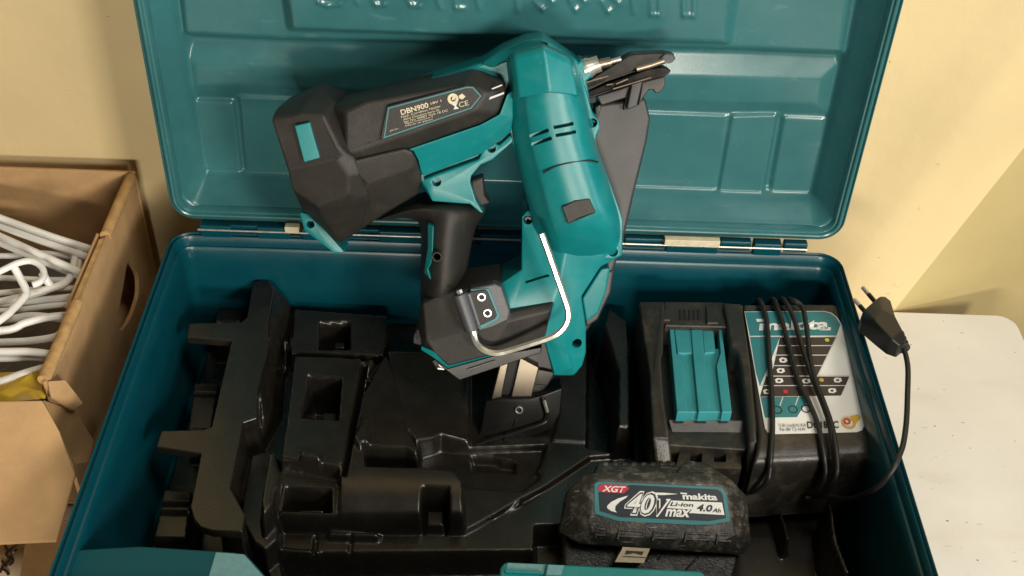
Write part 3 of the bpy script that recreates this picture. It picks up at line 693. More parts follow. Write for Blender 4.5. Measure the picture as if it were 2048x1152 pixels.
nplate('wing_back', [(1205, 545), (1228, 540), (1222, 585), (1206, 618), (1196, 640), (1172, 656), (1168, 620)], -.010, -.036, GREYP, .002)
# --- battery foot
foot = nrel('battery_foot', [(845, 606, .020), (880, 590, .024), (915, 580, .026), (1000, 566, .026), (1018, 624, .028), (1108, 604, .026), (1093, 660, .026), (1086, 690, .018), (971, 714, .028), (896, 733, .028), (870, 706, .024), (844, 690, .014), (836, 660, .008), (838, 624, .010), (852, 682, .024), (936, 660, .032), (1018, 642, .032), (1100, 622, .030)],
     [[0, 1, 2, 15, 14], [2, 3, 4, 16, 15], [4, 5, 17, 16], [5, 6, 17], [6, 7, 8, 16, 17], [8, 9, 10, 14, 15, 16], [10, 11, 14], [11, 12, 13, 0, 14]], -.036, RUB, .002, angle=10)
nrel('foot_trim', [(842, 693, .016), (870, 704, .0225), (897, 729, .0245), (972, 709, .0255), (1010, 700, .024), (1010, 706, .022), (972, 715, .0245), (895, 737, .0235), (862, 712, .018), (842, 700, .012)], [list(range(10))], -.03, TEAL, .0008)
nplate('foot_lip', [(862, 714), (895, 737), (985, 712), (1084, 694), (1082, 706), (919, 761), (878, 730)], .010, -.034, BLACK, .001)
nplate('lip_rail', [(934, 738), (990, 720), (992, 724), (936, 742)], .0115, .009, GREYM, .0005)
ear = nplate('foot_ear', [(826, 676), (832, 660), (844, 654), (856, 690), (838, 692), (826, 688)], .004, -.02, RUB, .0015); disc_ring('ear_hole', NF.pt(835, 671, .004), NN, .003, 0, -.002, .0003, HOLE, gun)
nplate('terminal_clip', [(862, 722), (876, 716), (884, 728), (872, 738)], -.002, -.02, DSTEEL, .001); disc_ring('terminal_contact', NF.pt(884, 728, .0), NN, .0032, 0, -.006, .001, BRASS, gun); nplate('terminal_contact', [(873, 735), (889, 737), (889, 741), (875, 740)], .002, -.008, STEEL, .0006)
# --- hook bracket and bent rod
brk = nplate('hook_bracket', [(938, 578), (988, 567), (1003, 573), (1020, 622), (1017, 641), (988, 655), (958, 664), (944, 640)], .0335, .02, GREYM, .0018)
nplate('bracket_inlay', [(941, 579), (976, 577), (981, 583), (1000, 632), (997, 640), (963, 659), (950, 640)], .0345, .03, TEALPAINT, .0006)
nplate('bracket_pad', [(938, 584), (971, 580), (976, 586), (994, 631), (990, 638), (960, 652), (946, 640)], .0362, .03, RUB, .001)
for px, py in ((963, 594), (975, 626)):
    disc_ring('screw', NF.pt(px, py, .0362), NN, .0037, .0022, -.001, .001, STEEL, brk); disc_ring('screw_socket', NF.pt(px, py, .0362), NN, .0022, 0, -.001, .0003, HOLE, brk)
hb = .040
tube('hook_sleeve', [NF.pt(919, 588, hb), NF.pt(943, 659, hb)], .0062, GREYM, brk, resample=False, sides=18)
nplate('sleeve_web', [(925, 590), (941, 586), (962, 652), (946, 658)], .037, .03, GREYM, .001)
hook = tube('hook', [NF.pt(x, y, h) for x, y, h in ((917, 580, hb), (922, 592, hb), (930, 618, hb), (940, 650, hb), (946, 666, hb), (952, 684, .041), (963, 697, .042), (978, 704.5, .043), (996, 706.5, .044), (1020, 701, .045), (1060, 688.5, .048), (1095, 677, .050), (1114, 668, .051), (1128, 655, .051), (1136, 638, .051), (1136, 620, .051), (1130, 600, .051), (1112, 548, .051), (1096, 502, .051), (1083, 467, .051))], .0027, STEEL, gun, 5, sides=6)
hook.modifiers.clear()
for p_ in hook.data.polygons: p_.use_smooth = False
disc_ring('rod_collar', NF.pt(946, 663, hb), (NF.pt(950, 676, hb)-NF.pt(946, 663, hb)).normalized(), .0034, 0, -.001, .003, STEEL, hook, 12)

# --- nose
nplate('nose_collar', [(1148, 128), (1165, 120), (1176, 138), (1188, 150), (1168, 168), (1156, 160)], .012, -.03, TEAL, .002)
tube('nose_ring', [NF.pt(1168, 139, .004), NF.pt(1177, 136, .004), NF.pt(1186, 132, .004), NF.pt(1199, 127, .004)], lambda t: .0085-.0015*(t > .6), STEEL, gun, resample=False, sides=16)
tube('plunger', [NF.pt(1200, 128, .004), NF.pt(1222, 123, .004)], .004, BRASS, gun, resample=False, sides=14)
tube('plunger_pin', [NF.pt(1222, 123, .004), NF.pt(1242, 117.5, .004)], .0021, STEEL, gun, resample=False, sides=12)
nrel('nose_bar', [(1160, 168, .004), (1200, 148, .006), (1245, 120, .002), (1262, 108, -.002), (1330, 104, -.004), (1350, 108, -.004), (1344, 120, .0), (1330, 128, .002), (1270, 144, .006), (1215, 164, .006), (1172, 184, .004)], [list(range(11))], -.022, DSTEEL, .0015)
nrel('nose_plate', [(1168, 186, .004), (1213, 170, .010), (1262, 152, .010), (1300, 138, .008), (1328, 134, .004), (1344, 142, .004), (1332, 153, .006), (1300, 160, .010), (1225, 181, .010), (1178, 198, .005)], [list(range(10))], -.02, DSTEEL, .0015)
tube('driver_blade', [NF.pt(1273, 138, .008), NF.pt(1300, 130.5, .008), NF.pt(1328, 121, .008)], .0026, BRASS, gun, resample=False, sides=10)
nrel('nose_tip', [(1318, 118, .004), (1330, 108, .004), (1346, 108, .002), (1352, 118, .002), (1342, 127, .004), (1328, 127, .006)], [list(range(6))], -.012, GREYM, .0012)
for a_, b_ in (((1172, 165), (1217, 152)), ((1226, 178), (1302, 155)), ((1232, 168), (1256, 158)), ((1213, 170), (1226, 168))):
    tube('nose_edge', [NF.pt(*a_, .0102), NF.pt(*b_, .0102)], .0008, RAILM, gun, resample=False, sides=6)
nplate('nose_window', [(1174, 198), (1192, 190), (1192, 205), (1178, 208)], .002, -.02, HOLE, .0006)
nplate('magazine_bracket', [(1193, 192), (1240, 178), (1262, 170), (1252, 196), (1203, 211)], -.002, -.03, GREYP, .0012)
nplate('magazine_clip', [(1263, 168), (1286, 160), (1274, 213), (1253, 220)], .004, -.03, GREYP, .0012)
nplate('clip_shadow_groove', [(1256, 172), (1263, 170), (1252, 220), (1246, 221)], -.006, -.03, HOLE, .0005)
nplate('hook_end', [(1284, 164), (1330, 152), (1331, 171), (1323, 184), (1311, 188), (1307, 180), (1298, 180), (1290, 190), (1276, 214)], -.003, -.03, GREYP, .0012)
nplate('column_bracket', [(1190, 215), (1200, 208), (1203, 214), (1196, 236), (1190, 240)], -.004, -.03, GREYP, .001)

# --- small hex key stored on the magazine tail
hk = thing('hex_key', 'small black L-shaped hex key clipped on the black magazine foot', 'hex key', NF.pt(1020, 870, .006))
tube('key_shaft', [NF.pt(951, 890, .006), NF.pt(985, 879, .006), NF.pt(1040, 862, .006), NF.pt(1082, 848, .005), NF.pt(1093, 841, .004), NF.pt(1096, 830, .004), NF.pt(1092, 814, .004), NF.pt(1086, 794, .004)], .0014, BLACK, hk, 5, sides=6)
tube('key_tip', [NF.pt(1095, 824, .004), NF.pt(1088, 800, .004)], .0017, STEEL, hk, resample=False, sides=6)

# ================================================================== charger
CB = -.112
chg = thing('battery_charger', 'black battery charger with teal slide terminal and printed label, cord wound around', 'charger', RIM.pt(1500, 800, CB))
def cplate(name, ol, top, back, m, bevel=.0015, parent=None): return plate(name, RIM, ol, top, back, m, parent or chg, bevel)
body = relief('charger_body', RIM, [(1486, 607, -.018), (1666, 606, -.018), (1690, 614, -.019), (1704, 628, -.020), (1713, 652, -.022), (1750, 864, -.034), (1757, 886, -.036), (1759, 908, -.040), (1755, 930, -.050), (1500, 946, -.050), (1508, 920, -.040), (1514, 896, -.036), (1516, 874, -.034)],
       [[0, 1, 2, 3, 4, 5, 12], [12, 5, 6, 11], [11, 6, 7, 10], [10, 7, 8, 9]], CB, CHARG, chg, .004, 3)
# cradle
cplate('cradle_floor', [(1282, 606), (1488, 612), (1514, 880), (1490, 900), (1330, 890), (1306, 876)], -.048, CB, CHARG)
relief('cradle_wall', RIM, [(1277, 602, -.018), (1330, 602, -.018), (1326, 706, -.020), (1322, 714, -.021), (1328, 792, -.030), (1335, 842, -.034), (1340, 880, -.044), (1346, 935, -.06), (1312, 930, -.06), (1306, 876, -.04), (1299, 745, -.026)], [[0, 1, 2, 3, 4, 5, 10], [10, 5, 6, 9], [9, 6, 7, 8]], CB, CHARG, chg, .0025)
relief('cradle_wall', RIM, [(1446, 604, -.018), (1486, 607, -.018), (1502, 727, -.022), (1514, 846, -.030), (1515, 880, -.036), (1512, 944, -.060), (1492, 944, -.06), (1497, 880, -.038), (1496, 851, -.032), (1485, 757, -.026), (1476, 704, -.022), (1462, 690, -.021)], [[0, 1, 2, 9, 10, 11], [2, 3, 8, 9], [3, 4, 7, 8], [4, 5, 6, 7]], CB, CHARG, chg, .0025)
ct = cplate('cradle_back', [(1328, 603), (1448, 604), (1460, 654), (1330, 651)], -.024, CB, CHARG, .0012)
for i in range(5):
    x = 1358+i*9
    cplate('vent_slot', [(x, 619), (x+5, 619), (x+6, 641), (x+1, 641)], -.0234, -.03, HOLE, .0003, ct)
for x0, y0, x1, y1 in ((1318, 618, 1340, 640), (1412, 612, 1436, 646), (1452, 622, 1464, 640)):
    cplate('cradle_rib', [(x0, y0), (x1, y0), (x1+2, y1), (x0+2, y1)], -.021, -.03, CHARG, .001, ct)
# teal slide
ts = cplate('slide_terminal', [(1339, 658), (1427, 658), (1431, 697), (1438, 697), (1436, 658), (1444, 659), (1464, 824), (1354, 824)], -.032, -.05, TEAL_L, .0008)
for ol in ([(1339, 658), (1348, 658), (1353, 706), (1366, 726), (1375, 824), (1354, 824)], [(1382, 659), (1405, 659), (1409, 708), (1420, 824), (1397, 824), (1386, 708)], [(1437, 659), (1444, 659), (1464, 824), (1444, 824), (1433, 732), (1441, 704)]):
    cplate('slide_rail', ol, -.028, -.04, TEAL_L, .0008, ts)
for ol in ([(1349, 659), (1382, 659), (1386, 706), (1355, 706)], [(1405, 659), (1426, 659), (1430, 698), (1430, 704), (1409, 706)]):
    cplate('slide_step', ol, -.0295, -.04, TEAL_L, .0008, ts)
# front of the cradle
relief('cradle_ramp', RIM, [(1336, 838, -.042), (1496, 840, -.042), (1488, 890, -.054), (1350, 890, -.054)], [[0, 1, 2, 3]], CB, CHARG, chg, .001)
fb = cplate('front_block', [(1362, 887), (1482, 887), (1484, 937), (1350, 937)], -.055, CB, CHARG, .0018)
def rcut(x0, y0, x1, y1, h, depth):
    bm = bmesh.new(); bm.faces.new([bm.verts.new(RIM.pt(x, y, h)+Vector((0, 0, .01))) for x, y in ((x0, y0), (x1, y0), (x1, y1), (x0, y1))]); skirt(bm, lambda co: co-Vector((0, 0, .01+depth)))
    return link('cut', bm, HOLE, None, False)
cut(fb, [rcut(1380, 901, 1404, 924, -.055, .012), rcut(1428, 901, 1452, 924, -.055, .012)])
# label on the sloping top
LA, LB2, LC = RIM.pt(1490, 625, -.0185), RIM.pt(1640, 622, -.0185), RIM.pt(1720, 855, -.0335)
LBF = frame3(LA, LB2, LC, Vector((0, 0, 1)))
lab_ol = [(1489, 623), (1648, 622), (1662, 625), (1674, 634), (1683, 648), (1729, 842), (1728, 852), (1724, 860), (1714, 864), (1542, 868), (1535, 864), (1530, 856), (1523, 816)]
label = decal('label', LBF, lab_ol, .0008, WHITE, chg)
def ld(name, ol, m, h=.0011): return decal(name, LBF, ol, h, m, label, .0002)
ld('label_header', [(1490, 624), (1648, 623), (1661, 626), (1673, 635), (1681, 649), (1673, 672), (1500, 673)], TEALPAINT)
ld('label_panel', [(1500, 674), (1560, 674), (1543, 718), (1520, 772), (1512, 745)], TEALPAINT)
ld('label_panel', [(1560, 675), (1672, 674), (1635, 752), (1543, 752)], BROWNB, .0010)
ld('label_panel', [(1532, 752), (1700, 751), (1682, 791), (1520, 793)], BROWNB, .0010)
for y, x0, x1 in ((691, 1556, 1664), (710, 1549, 1655), (731, 1541, 1645), (752, 1533, 1700), (771, 1521, 1692)):
    ld('label_line', [(x0, y-.7), (x1, y-.7), (x1, y+.7), (x0, y+.7)], LGREY, .0013)
ld('label_line', [(1672, 674), (1675, 674), (1637, 752), (1634, 752)], LGREY, .0013)
ld('label_line', [(1500, 671.5), (1674, 671), (1674, 672.5), (1500, 673)], LGREY, .0013)
ld('label_panel', [(1521, 794), (1620, 793), (1594, 834), (1530, 835)], TEALPAINT)
for x, y in ((1555, 820), (1586, 819), (1612, 818)):
    disc_ring('dial_ring', LBF.pt(x, y, .0012), LBF.n, .0042, .0032, 0, .0002, PRINTB, label, 20)
    ld('dial_stem', [(x+4, y-9), (x+6, y-9), (x+12, y-26), (x+10, y-26)], LGREY, .0013)
for x, y, m_ in ((1654, 680, GREEN), (1643, 760, AMBER), (1571, 783, RED)): disc_ring('label_lamp', LBF.pt(x, y, .0012), LBF.n, .0021, 0, 0, .0003, m_, label, 14)
for x, y in ((1566, 720), (1561, 741), (1558, 761), (1534, 783), (1675, 760), (1664, 781), (1612, 762)):
    ld('label_icon', [(x-8, y-2), (x-3, y-5), (x+7, y-4), (x+9, y+2), (x+3, y+5), (x-6, y+4)], WHITE, .0013); ld('label_icon', [(x-3, y-1), (x+3, y-2), (x+3, y+2), (x-2, y+2)], BROWNB, .0015)
def lt(s, q_, m, bold=0.0, h=.0014): return text_quad('lettering', s, LBF, q_, h, m, label, bold)
lt('makita', [(1518, 661), (1657, 659), (1659, 637), (1520, 641)], WHITE, .035)
ld('lettering', [(1512, 638), (1534, 637.5), (1534, 643), (1514, 643)], WHITE, .0014); ld('lettering', [(1640, 655), (1662, 654.5), (1661, 660), (1640, 660)], WHITE, .0014)
lt('DC18RC', [(1615, 857), (1678, 856), (1677, 842), (1614, 843)], PRINTB, .02)
lt('7.2-18V / Li-ion BL1415-18 54V', [(1558, 854), (1613, 853.5), (1612, 847), (1557, 847.5)], PRINTB)
lt('9.6-18V 7.2-14.4V', [(1560, 862), (1612, 861.5), (1611, 855), (1559, 855.5)], PRINTB)
disc_ring('rapid_mark', LBF.pt(1697, 846, .0012), LBF.n, .0062, .0040, 0, .0003, AMBER, label, 22)
disc_ring('rapid_mark', LBF.pt(1694, 843, .0012), LBF.n, .0032, .0016, 0, .0004, RED, label, 18)
ld('rapid_mark', [(1700, 832), (1716, 829), (1722, 834), (1712, 848), (1708, 838)], AMBER, .0013)

# power cord wound round the charger (a part of it) and the plug lying over the rim
cr = .0023
def cpt(x, y, h): return RIM.pt(x, y, h)
def strand(pts, name='cord_loop'): return tube(name, [cpt(*p) for p in pts], cr, CABLE, chg, 5, sides=10)
def htop(y): return -.018-.016*max(0, (y-610)/255)+.0042
def wrap(xy, tailpts, dh=0.0):
    x0, y0 = xy[0]
    pre = [(x0-14, y0+10, -.075), (x0-8, y0+2, -.035)]
    return pre+[(x, y, (htop(y) if y < 866 else float(np.interp(y, [866, 890, 912, 932, 960], [-.0298, -.0315, -.0355, -.0445, -.052])))+dh) for x, y in xy]+tailpts
strand(wrap([(1521, 603), (1533, 640), (1539, 720), (1544, 800), (1545, 860), (1542, 912)], [(1540, 936, -.044), (1537, 956, -.050), (1530, 970, -.058), (1516, 981, -.067), (1496, 986, -.078)]))
strand(wrap([(1549, 601), (1563, 640), (1580, 700), (1596, 760), (1618, 805), (1636, 850), (1646, 898)], [(1650, 926, -.041), (1651, 946, -.047), (1646, 966, -.056), (1634, 982, -.067), (1612, 988, -.080)]))
strand(wrap([(1568, 600), (1586, 632), (1600, 680), (1617, 734), (1637, 786), (1655, 834), (1665, 880)], [(1669, 925, -.038), (1668, 948, -.044), (1660, 968, -.054), (1644, 984, -.066), (1620, 990, -.080)], .003))
strand(wrap([(1582, 599), (1604, 614), (1613, 655), (1620, 715), (1632, 766), (1648, 806), (1662, 846), (1671, 890)], [(1675, 930, -.035), (1672, 952, -.042), (1662, 974, -.054), (1644, 990, -.068), (1618, 996, -.082)], .004))
strand([(1612, 996, -.080), (1650, 992, -.074), (1690, 999, -.062), (1726, 990, -.040), (1758, 972, -.016), (1785, 940, .003), (1801, 905, .007), (1808, 880, .008), (1813, 840, .008), (1815, 790, .010), (1816, 740, .012), (1812, 712, .014), (1806, 694, .016)], 'power_cord')
tube('strain_relief', [cpt(1808, 698, .016), cpt(1801, 683, .016), cpt(1791, 667, .017)], lambda t: .0042+.0016*t, CABLE, chg, 3, sides=12)
for i in range(4):
    a_ = cpt(1808-4.6*i, 697-8.2*i, .016); b_ = cpt(1806-4.6*i, 693.5-8.2*i, .016); disc_ring('relief_ring', a_, (b_-a_).normalized(), .0056+.0004*i, 0, -.0006, .0012, CABLE, chg, 14)
PF = Frame(cpt(1770, 640, .008), (1, 0, 0), (0, 1, 0), (0, 0, 1))
plug = relief('plug', RIM, [(1759, 592, .022), (1771, 592, .022), (1782, 601, .022), (1791, 632, .026), (1806, 660, .025), (1814, 680, .021), (1800, 691, .021), (1782, 677, .025), (1758, 660, .024), (1724, 644, .018), (1721, 636, .018), (1727, 620, .020), (1748, 640, .028), (1764, 618, .028)],
       [[0, 1, 2, 3, 13], [13, 3, 4, 7, 12], [4, 5, 6, 7], [12, 7, 8, 9, 10], [10, 11, 12], [11, 0, 13, 12]], .006, BLACK, chg, .0025, 3, angle=12)
for a_, b_ in (((1752, 606), (1726, 575)), ((1734, 628), (1709, 599))):
    A_, B_ = cpt(*a_, .016), cpt(*b_, .016); mid = A_.lerp(B_, .55)
    tube('pin_sleeve', [A_, mid], .0021, CABLE, plug, resample=False, sides=12); tube('pin', [mid, B_], .0020, PINM, plug, resample=False, sides=12)

# ================================================================== battery pack
bz = .985
bat_o = depth_pt(1320, 1010, bz); el = R(54)
bu = Vector((_c(R(-1.2)), _s(R(-1.2)), 0)); bn = Vector((0, -math.cos(el), math.sin(el))); bv = bn.cross(bu).normalized(); bn = bu.cross(bv).normalized()
BF = Frame(bat_o, bu, bv, bn)
bat = thing('battery_pack', 'scuffed black battery pack with 40V label resting before the charger', 'battery', BF.world(0, -.03, -.05))
def bp(name, ol, top, back, m, bevel=.0015, parent=None): return plate(name, BF, ol, top, back, m, parent or bat, bevel)
main = relief('battery_case', BF, [(1136, 980, -.012), (1167, 950, -.008), (1190, 945, -.006), (1400, 944, -.006), (1440, 948, -.006), (1462, 958, -.010), (1494, 992, -.016), (1503, 1088, -.020), (1486, 1110, -.014), (1300, 1098, -.004), (1160, 1088, -.004), (1118, 1066, -.014),
                             (1182, 968, .0), (1196, 958, .0), (1438, 968, .0), (1456, 984, .0), (1470, 1070, -.001), (1440, 1082, .0), (1180, 1066, .0), (1150, 1050, -.006), (1152, 985, -.006)],
       [[0, 1, 12, 20], [1, 2, 13, 12], [2, 3, 4, 14, 13], [4, 5, 15, 14], [5, 6, 15], [6, 7, 16, 15], [7, 8, 17, 16], [8, 9, 10, 18, 17], [10, 11, 19, 18], [11, 0, 20, 19], [12, 13, 14, 15, 16, 17, 18], [12, 18, 19, 20]], -.060, SCUFF, bat, .0016, 2, angle=10)
bp('battery_base', [(1126, 1066), (1150, 1090), (1480, 1108), (1460, 1180), (1128, 1180)], -.022, -.060, SCUFF, .003)
rail = relief('terminal_rail', BF, [(1189, 946, -.010), (1197, 925, -.022), (1362, 926, -.022), (1372, 946, -.010)], [[0, 1, 2, 3]], -.05, SCUFF, bat, .0015)
for i in range(8):
    x = 1204+i*19
    relief('rail_tooth', BF, [(x, 931, -.018), (x+2, 924, -.020), (x+13, 924, -.020), (x+12, 931, -.018)], [[0, 1, 2, 3]], -.03, SCUFF, bat, .0008)
relief('latch_button', BF, [(1352, 946, -.006), (1362, 930, -.012), (1382, 921, -.014), (1420, 930, -.014), (1462, 958, -.010), (1440, 950, -.004)], [list(range(6))], -.05, SCUFF, bat, .002)
# recessed grip marks under the label
for x0, x1 in ((1191, 1214), (1236, 1290), (1306, 1356), (1370, 1424), (1434, 1466)):
    y0 = 1056+(x0-1190)*.045
    bp('grip_bar', [(x0+3, y0), (x1, y0+(x1-x0)*.03), (x1-3, y0+5+(x1-x0)*.03), (x0+2, y0+4)], .0010, -.004, SCUFF, .0005)
    bp('grip_bar', [(x0+1, y0+12), (x1-2, y0+12+(x1-x0)*.03), (x1-4, y0+17+(x1-x0)*.03), (x0, y0+16)], .0010, -.004, SCUFF, .0005)
    bp('grip_bar', [(x0+1, y0), (x0+5, y0), (x0+2, y0+20), (x0-3, y0+22)], .0014, -.004, SCUFF, .0005)
blab = decal('label', BF, [(1189, 969), (1192, 965), (1199, 963), (1436, 974), (1446, 978), (1452, 987), (1460, 1040), (1458, 1043), (1422, 1049), (1392, 1050), (1236, 1042), (1189, 1027)], .0008, TEALPAINT, bat)
def bd(name, ol, m, h=.0012): return decal(name, BF, ol, h, m, blab, .0002)
bd('label_field', [(1197, 985), (1262, 970), (1434, 979), (1442, 983), (1446, 991), (1452, 1036), (1418, 1042), (1240, 1034), (1200, 1022)], NAVY)
bd('red_badge', [(1195, 978), (1202, 968.5), (1252, 969.5), (1258, 977), (1248, 986.5), (1202, 984)], RED, .0015)
def bt(s, q_, m, bold=0.0, h=.0019): return text_quad('lettering', s, BF, q_, h, m, blab, bold)
bt('XGT', [(1204, 983), (1247, 985.5), (1252, 973), (1208, 971)], WHITE, .025)
def arc(cx, cy, pts): return pts
bd('swoosh', [(1214, 1012), (1222, 1004), (1236, 997), (1256, 991), (1252, 996), (1240, 1003), (1231, 1012), (1230, 1020), (1234, 1025), (1222, 1022), (1214, 1016)], WHITE, .0015)
bd('swoosh', [(1308, 985), (1330, 985.5), (1356, 988), (1330, 990), (1312, 990)], WHITE, .0015)
bt('40', [(1244, 1031), (1306, 1034), (1322, 983), (1258, 981)], WHITE, .075, .0016)
bt('40', [(1246, 1028), (1305, 1031), (1318, 986), (1261, 984)], PRINTB, .052, .0019)
bt('40', [(1249, 1025), (1302, 1028), (1313, 989), (1264, 987)], WHITE, .018, .0022)
bt('V', [(1304, 1034), (1324, 1034), (1342, 998), (1312, 997)], WHITE, .06, .0016); bt('V', [(1306, 1030), (1322, 1030), (1335, 1001), (1314, 1000)], PRINTB, .02, .0019)
bt('max', [(1330, 1033), (1378, 1035), (1382, 1019), (1334, 1018)], WHITE, .03)
bd('label_bar', [(1342, 1001), (1444, 1005), (1449, 1030), (1378, 1026), (1384, 1019), (1334, 1016)], WHITE, .0015)
bt('Li-ion', [(1340, 1012), (1386, 1014), (1388, 1006), (1344, 1004)], PRINTB, .02)
bt('4.0', [(1392, 1022), (1423, 1024), (1427, 1010), (1397, 1008)], PRINTB, .03); bt('Ah', [(1425, 1024.5), (1441, 1025.5), (1443, 1017), (1428, 1016)], PRINTB, .02)
bt('makita', [(1366, 999), (1435, 1001), (1434, 988), (1364, 986)], WHITE, .035)
bd('lettering', [(1360, 985), (1374, 986), (1374, 989), (1362, 988)], WHITE, .0019)
bst = decal('warning_sticker', BF, [(1246, 1094), (1300, 1097), (1288, 1126), (1230, 1124)], -.0035, CREAM, bat, .02)
decal('sticker_mark', BF, [(1252, 1101), (1288, 1103), (1284, 1110), (1268, 1106), (1250, 1109)], -.0030, BROWNB, bst); decal('sticker_mark', BF, [(1246, 1112), (1292, 1114), (1291.5, 1115.5), (1245, 1113.5)], -.0030, BROWNB, bst)
for x0, y0, x1, y1 in ((1300, 1098, 1292, 1122), (1330, 1102, 1316, 1118), (1402, 1106, 1372, 1138)):
    bp('side_rib', [(x0, y0), (x0+4, y0), (x1+4, y1), (x1, y1)], -.018, -.03, SCUFF, .0006)

# ================================================================== cardboard box with hangers
BACK = Frame((0, YW-.012, 0), (1, 0, 0), (0, 0, 1), (0, -1, 0))
cbk = BACK.pt(262, 338); HBX = cbk.z
BXF = Frame((0, 0, HBX), (1, 0, 0), (0, 1, 0), (0, 0, 1))
pr_f = BXF.pt(104, 760); XB = 0.5*(cbk.x+pr_f.x); YF = pr_f.y
cb = thing('cardboard_box', 'open brown cardboard box full of white hangers, beside the tool case', 'box', (XB-.2, (YF+YW)/2, 0.001))
def card(name, pts, thick_vec, m=CARD, parent=None, bevel=.0012, cutters=None, sub=0):
    bm = bmesh.new(); bm.faces.new([bm.verts.new(p) for p in pts])
    tv = Vector(thick_vec); skirt(bm, lambda co: co+tv)
    o = link(name, bm, m, parent or cb, True, bevel)
    if cutters: cut(o, cutters)
    return o
T = .004; XL = XB-.42
YB = YW-.014
# back wall, right wall (double), front wall, left wall, bottom
card('back_panel', [(XL, YB, .002), (XB, YB, .002), (XB, YB, HBX), (XL, YB, HBX)], (0, -T, 0))
bm = bmesh.new(); zc = HBX-.040
def slot_cut():
    bm = bmesh.new()
    pts_ = catmull([(256, 522), (270, 538), (278, 560), (275, 598), (262, 634), (246, 660), (235, 654), (233, 636), (240, 606), (248, 566)], 3, True)
    bm.faces.new([bm.verts.new(RF.pt(float(p[0])+random.uniform(-.6, .6), float(p[1]))+Vector((.02, 0, 0))) for p in pts_]); skirt(bm, lambda co: co-Vector((.05, 0, 0)))
    return link('cut', bm, HOLE, None, False)
RF = Frame((XB, 0, 0), (0, 1, 0), (0, 0, 1), (1, 0, 0))
rp = card('right_panel', [(XB, YB-T-.0005, .002), (XB, YF, .002), (XB, YF, HBX-.003), (XB, YB-T-.0005, HBX-.003)], (-.004, 0, 0), CARD)
cut(rp, [slot_cut()])
# rolled fold along the top of the right panel, in two lengths either side of the torn hand hole
yA, yB_ = BXF.pt(222, 465).y, BXF.pt(176, 600).y
def fold(y0, y1):
    n_ = 14; pts_ = [(XB-.004+.0, y0+(y1-y0)*i/n_ , HBX-.0045+random.uniform(-.0003, .0003)) for i in range(n_+1)]
    return tube('top_fold', pts_, .0055, CARDE, cb, 2, sides=10)
fold(YB-.006, yA); fold(yB_, YF+.004)
card('torn_edge', [(XB-.0005, yA, HBX-.004), (XB-.0005, yB_, HBX-.004), (XB-.0085, yB_+.004, HBX-.003), (XB-.0085, yA-.006, HBX-.003)], (0, 0, -.03), CARDE)
card('inner_flap', [(XB-.011, yA+.004, HBX-.004), (XB-.011, yB_-.004, HBX-.006), (XB-.014, yB_-.004, HBX-.06), (XB-.014, yA+.004, HBX-.06)], (-.003, 0, 0), CARD)
card('front_panel', [(XL, YF+.002, .002), (XB-.02, YF+.002, .002), (XB-.02, YF+.002, HBX-.034), (XL, YF+.002, HBX-.034)], (0, T, 0))
card('left_panel', [(XL-.0005, YB-T, .002), (XL-.0005, YF, .002), (XL-.0005, YF, HBX), (XL-.0005, YB-T, HBX)], (-T, 0, 0))
card('bottom_panel', [(XL, YB, .003), (XB-.005, YB, .003), (XB-.005, YF, .003), (XL, YF, .003)], (0, 0, .003))
# front flap folded out towards the camera
card('front_flap', [BXF.pt(-260, 808, -.008), BXF.pt(84, 800, -.006), BXF.pt(118, 862, -.022), BXF.pt(150, 948, -.044), BXF.pt(112, 1082, -.075), BXF.pt(-260, 1100, -.078)], (0, .0015, -.004))
# corner crumple
card('corner_crumple', [BXF.pt(96, 762, -.002), BXF.pt(132, 760, -.006), BXF.pt(168, 806, -.045), BXF.pt(146, 822, -.05), BXF.pt(104, 796, -.014)], (-.003, .002, -.003))
card('corner_flap', [BXF.pt(88, 800, -.010), BXF.pt(150, 820, -.06), BXF.pt(190, 880, -.12), BXF.pt(176, 925, -.135), BXF.pt(150, 930, -.11)], (-.003, .002, -.003))
# yellow sheet and cloth inside
ys = card('yellow_sheet', [BXF.pt(-60, 748, -.03), BXF.pt(60, 742, -.026), BXF.pt(104, 736, -.03), BXF.pt(90, 796, -.02), BXF.pt(-60, 812, -.02)], (0, 0, -.0008), YELLOW, tb, 0)
ys.parent = None; ys.location = base(tb); tag(ys, 'yellow paper sheet tucked in the near end of the cardboard box', 'paper')
# crumpled grey cloth under the hangers
cl = thing('grey_cloth', 'crumpled grey cloth under the white hangers in the cardboard box', 'cloth', (XB-.2, YF+.1, .01))
cf = Field(Frame((0, 0, 0), (1, 0, 0), (0, 1, 0), (0, 0, 1)), XL+.006, XB-.022, YF+.012, YB-.012, .004, HBX-.11)
for i in range(70):
    cx_, cy_ = random.uniform(XL, XB), random.uniform(YF, YB); sx_, sy_ = random.uniform(.015, .06), random.uniform(.01, .03); an = random.uniform(0, 3.1)
    u_ = (cf.A-cx_)*math.cos(an)+(cf.B-cy_)*math.sin(an); v_ = -(cf.A-cx_)*math.sin(an)+(cf.B-cy_)*math.cos(an)
    cf.H += random.uniform(-.012, .022)*np.exp(-(u_/sx_)**2-(v_/sy_)**2)
cf.H = np.minimum(cf.H, HBX-.058)
cf.build('cloth_folds', CLOTH, cl)
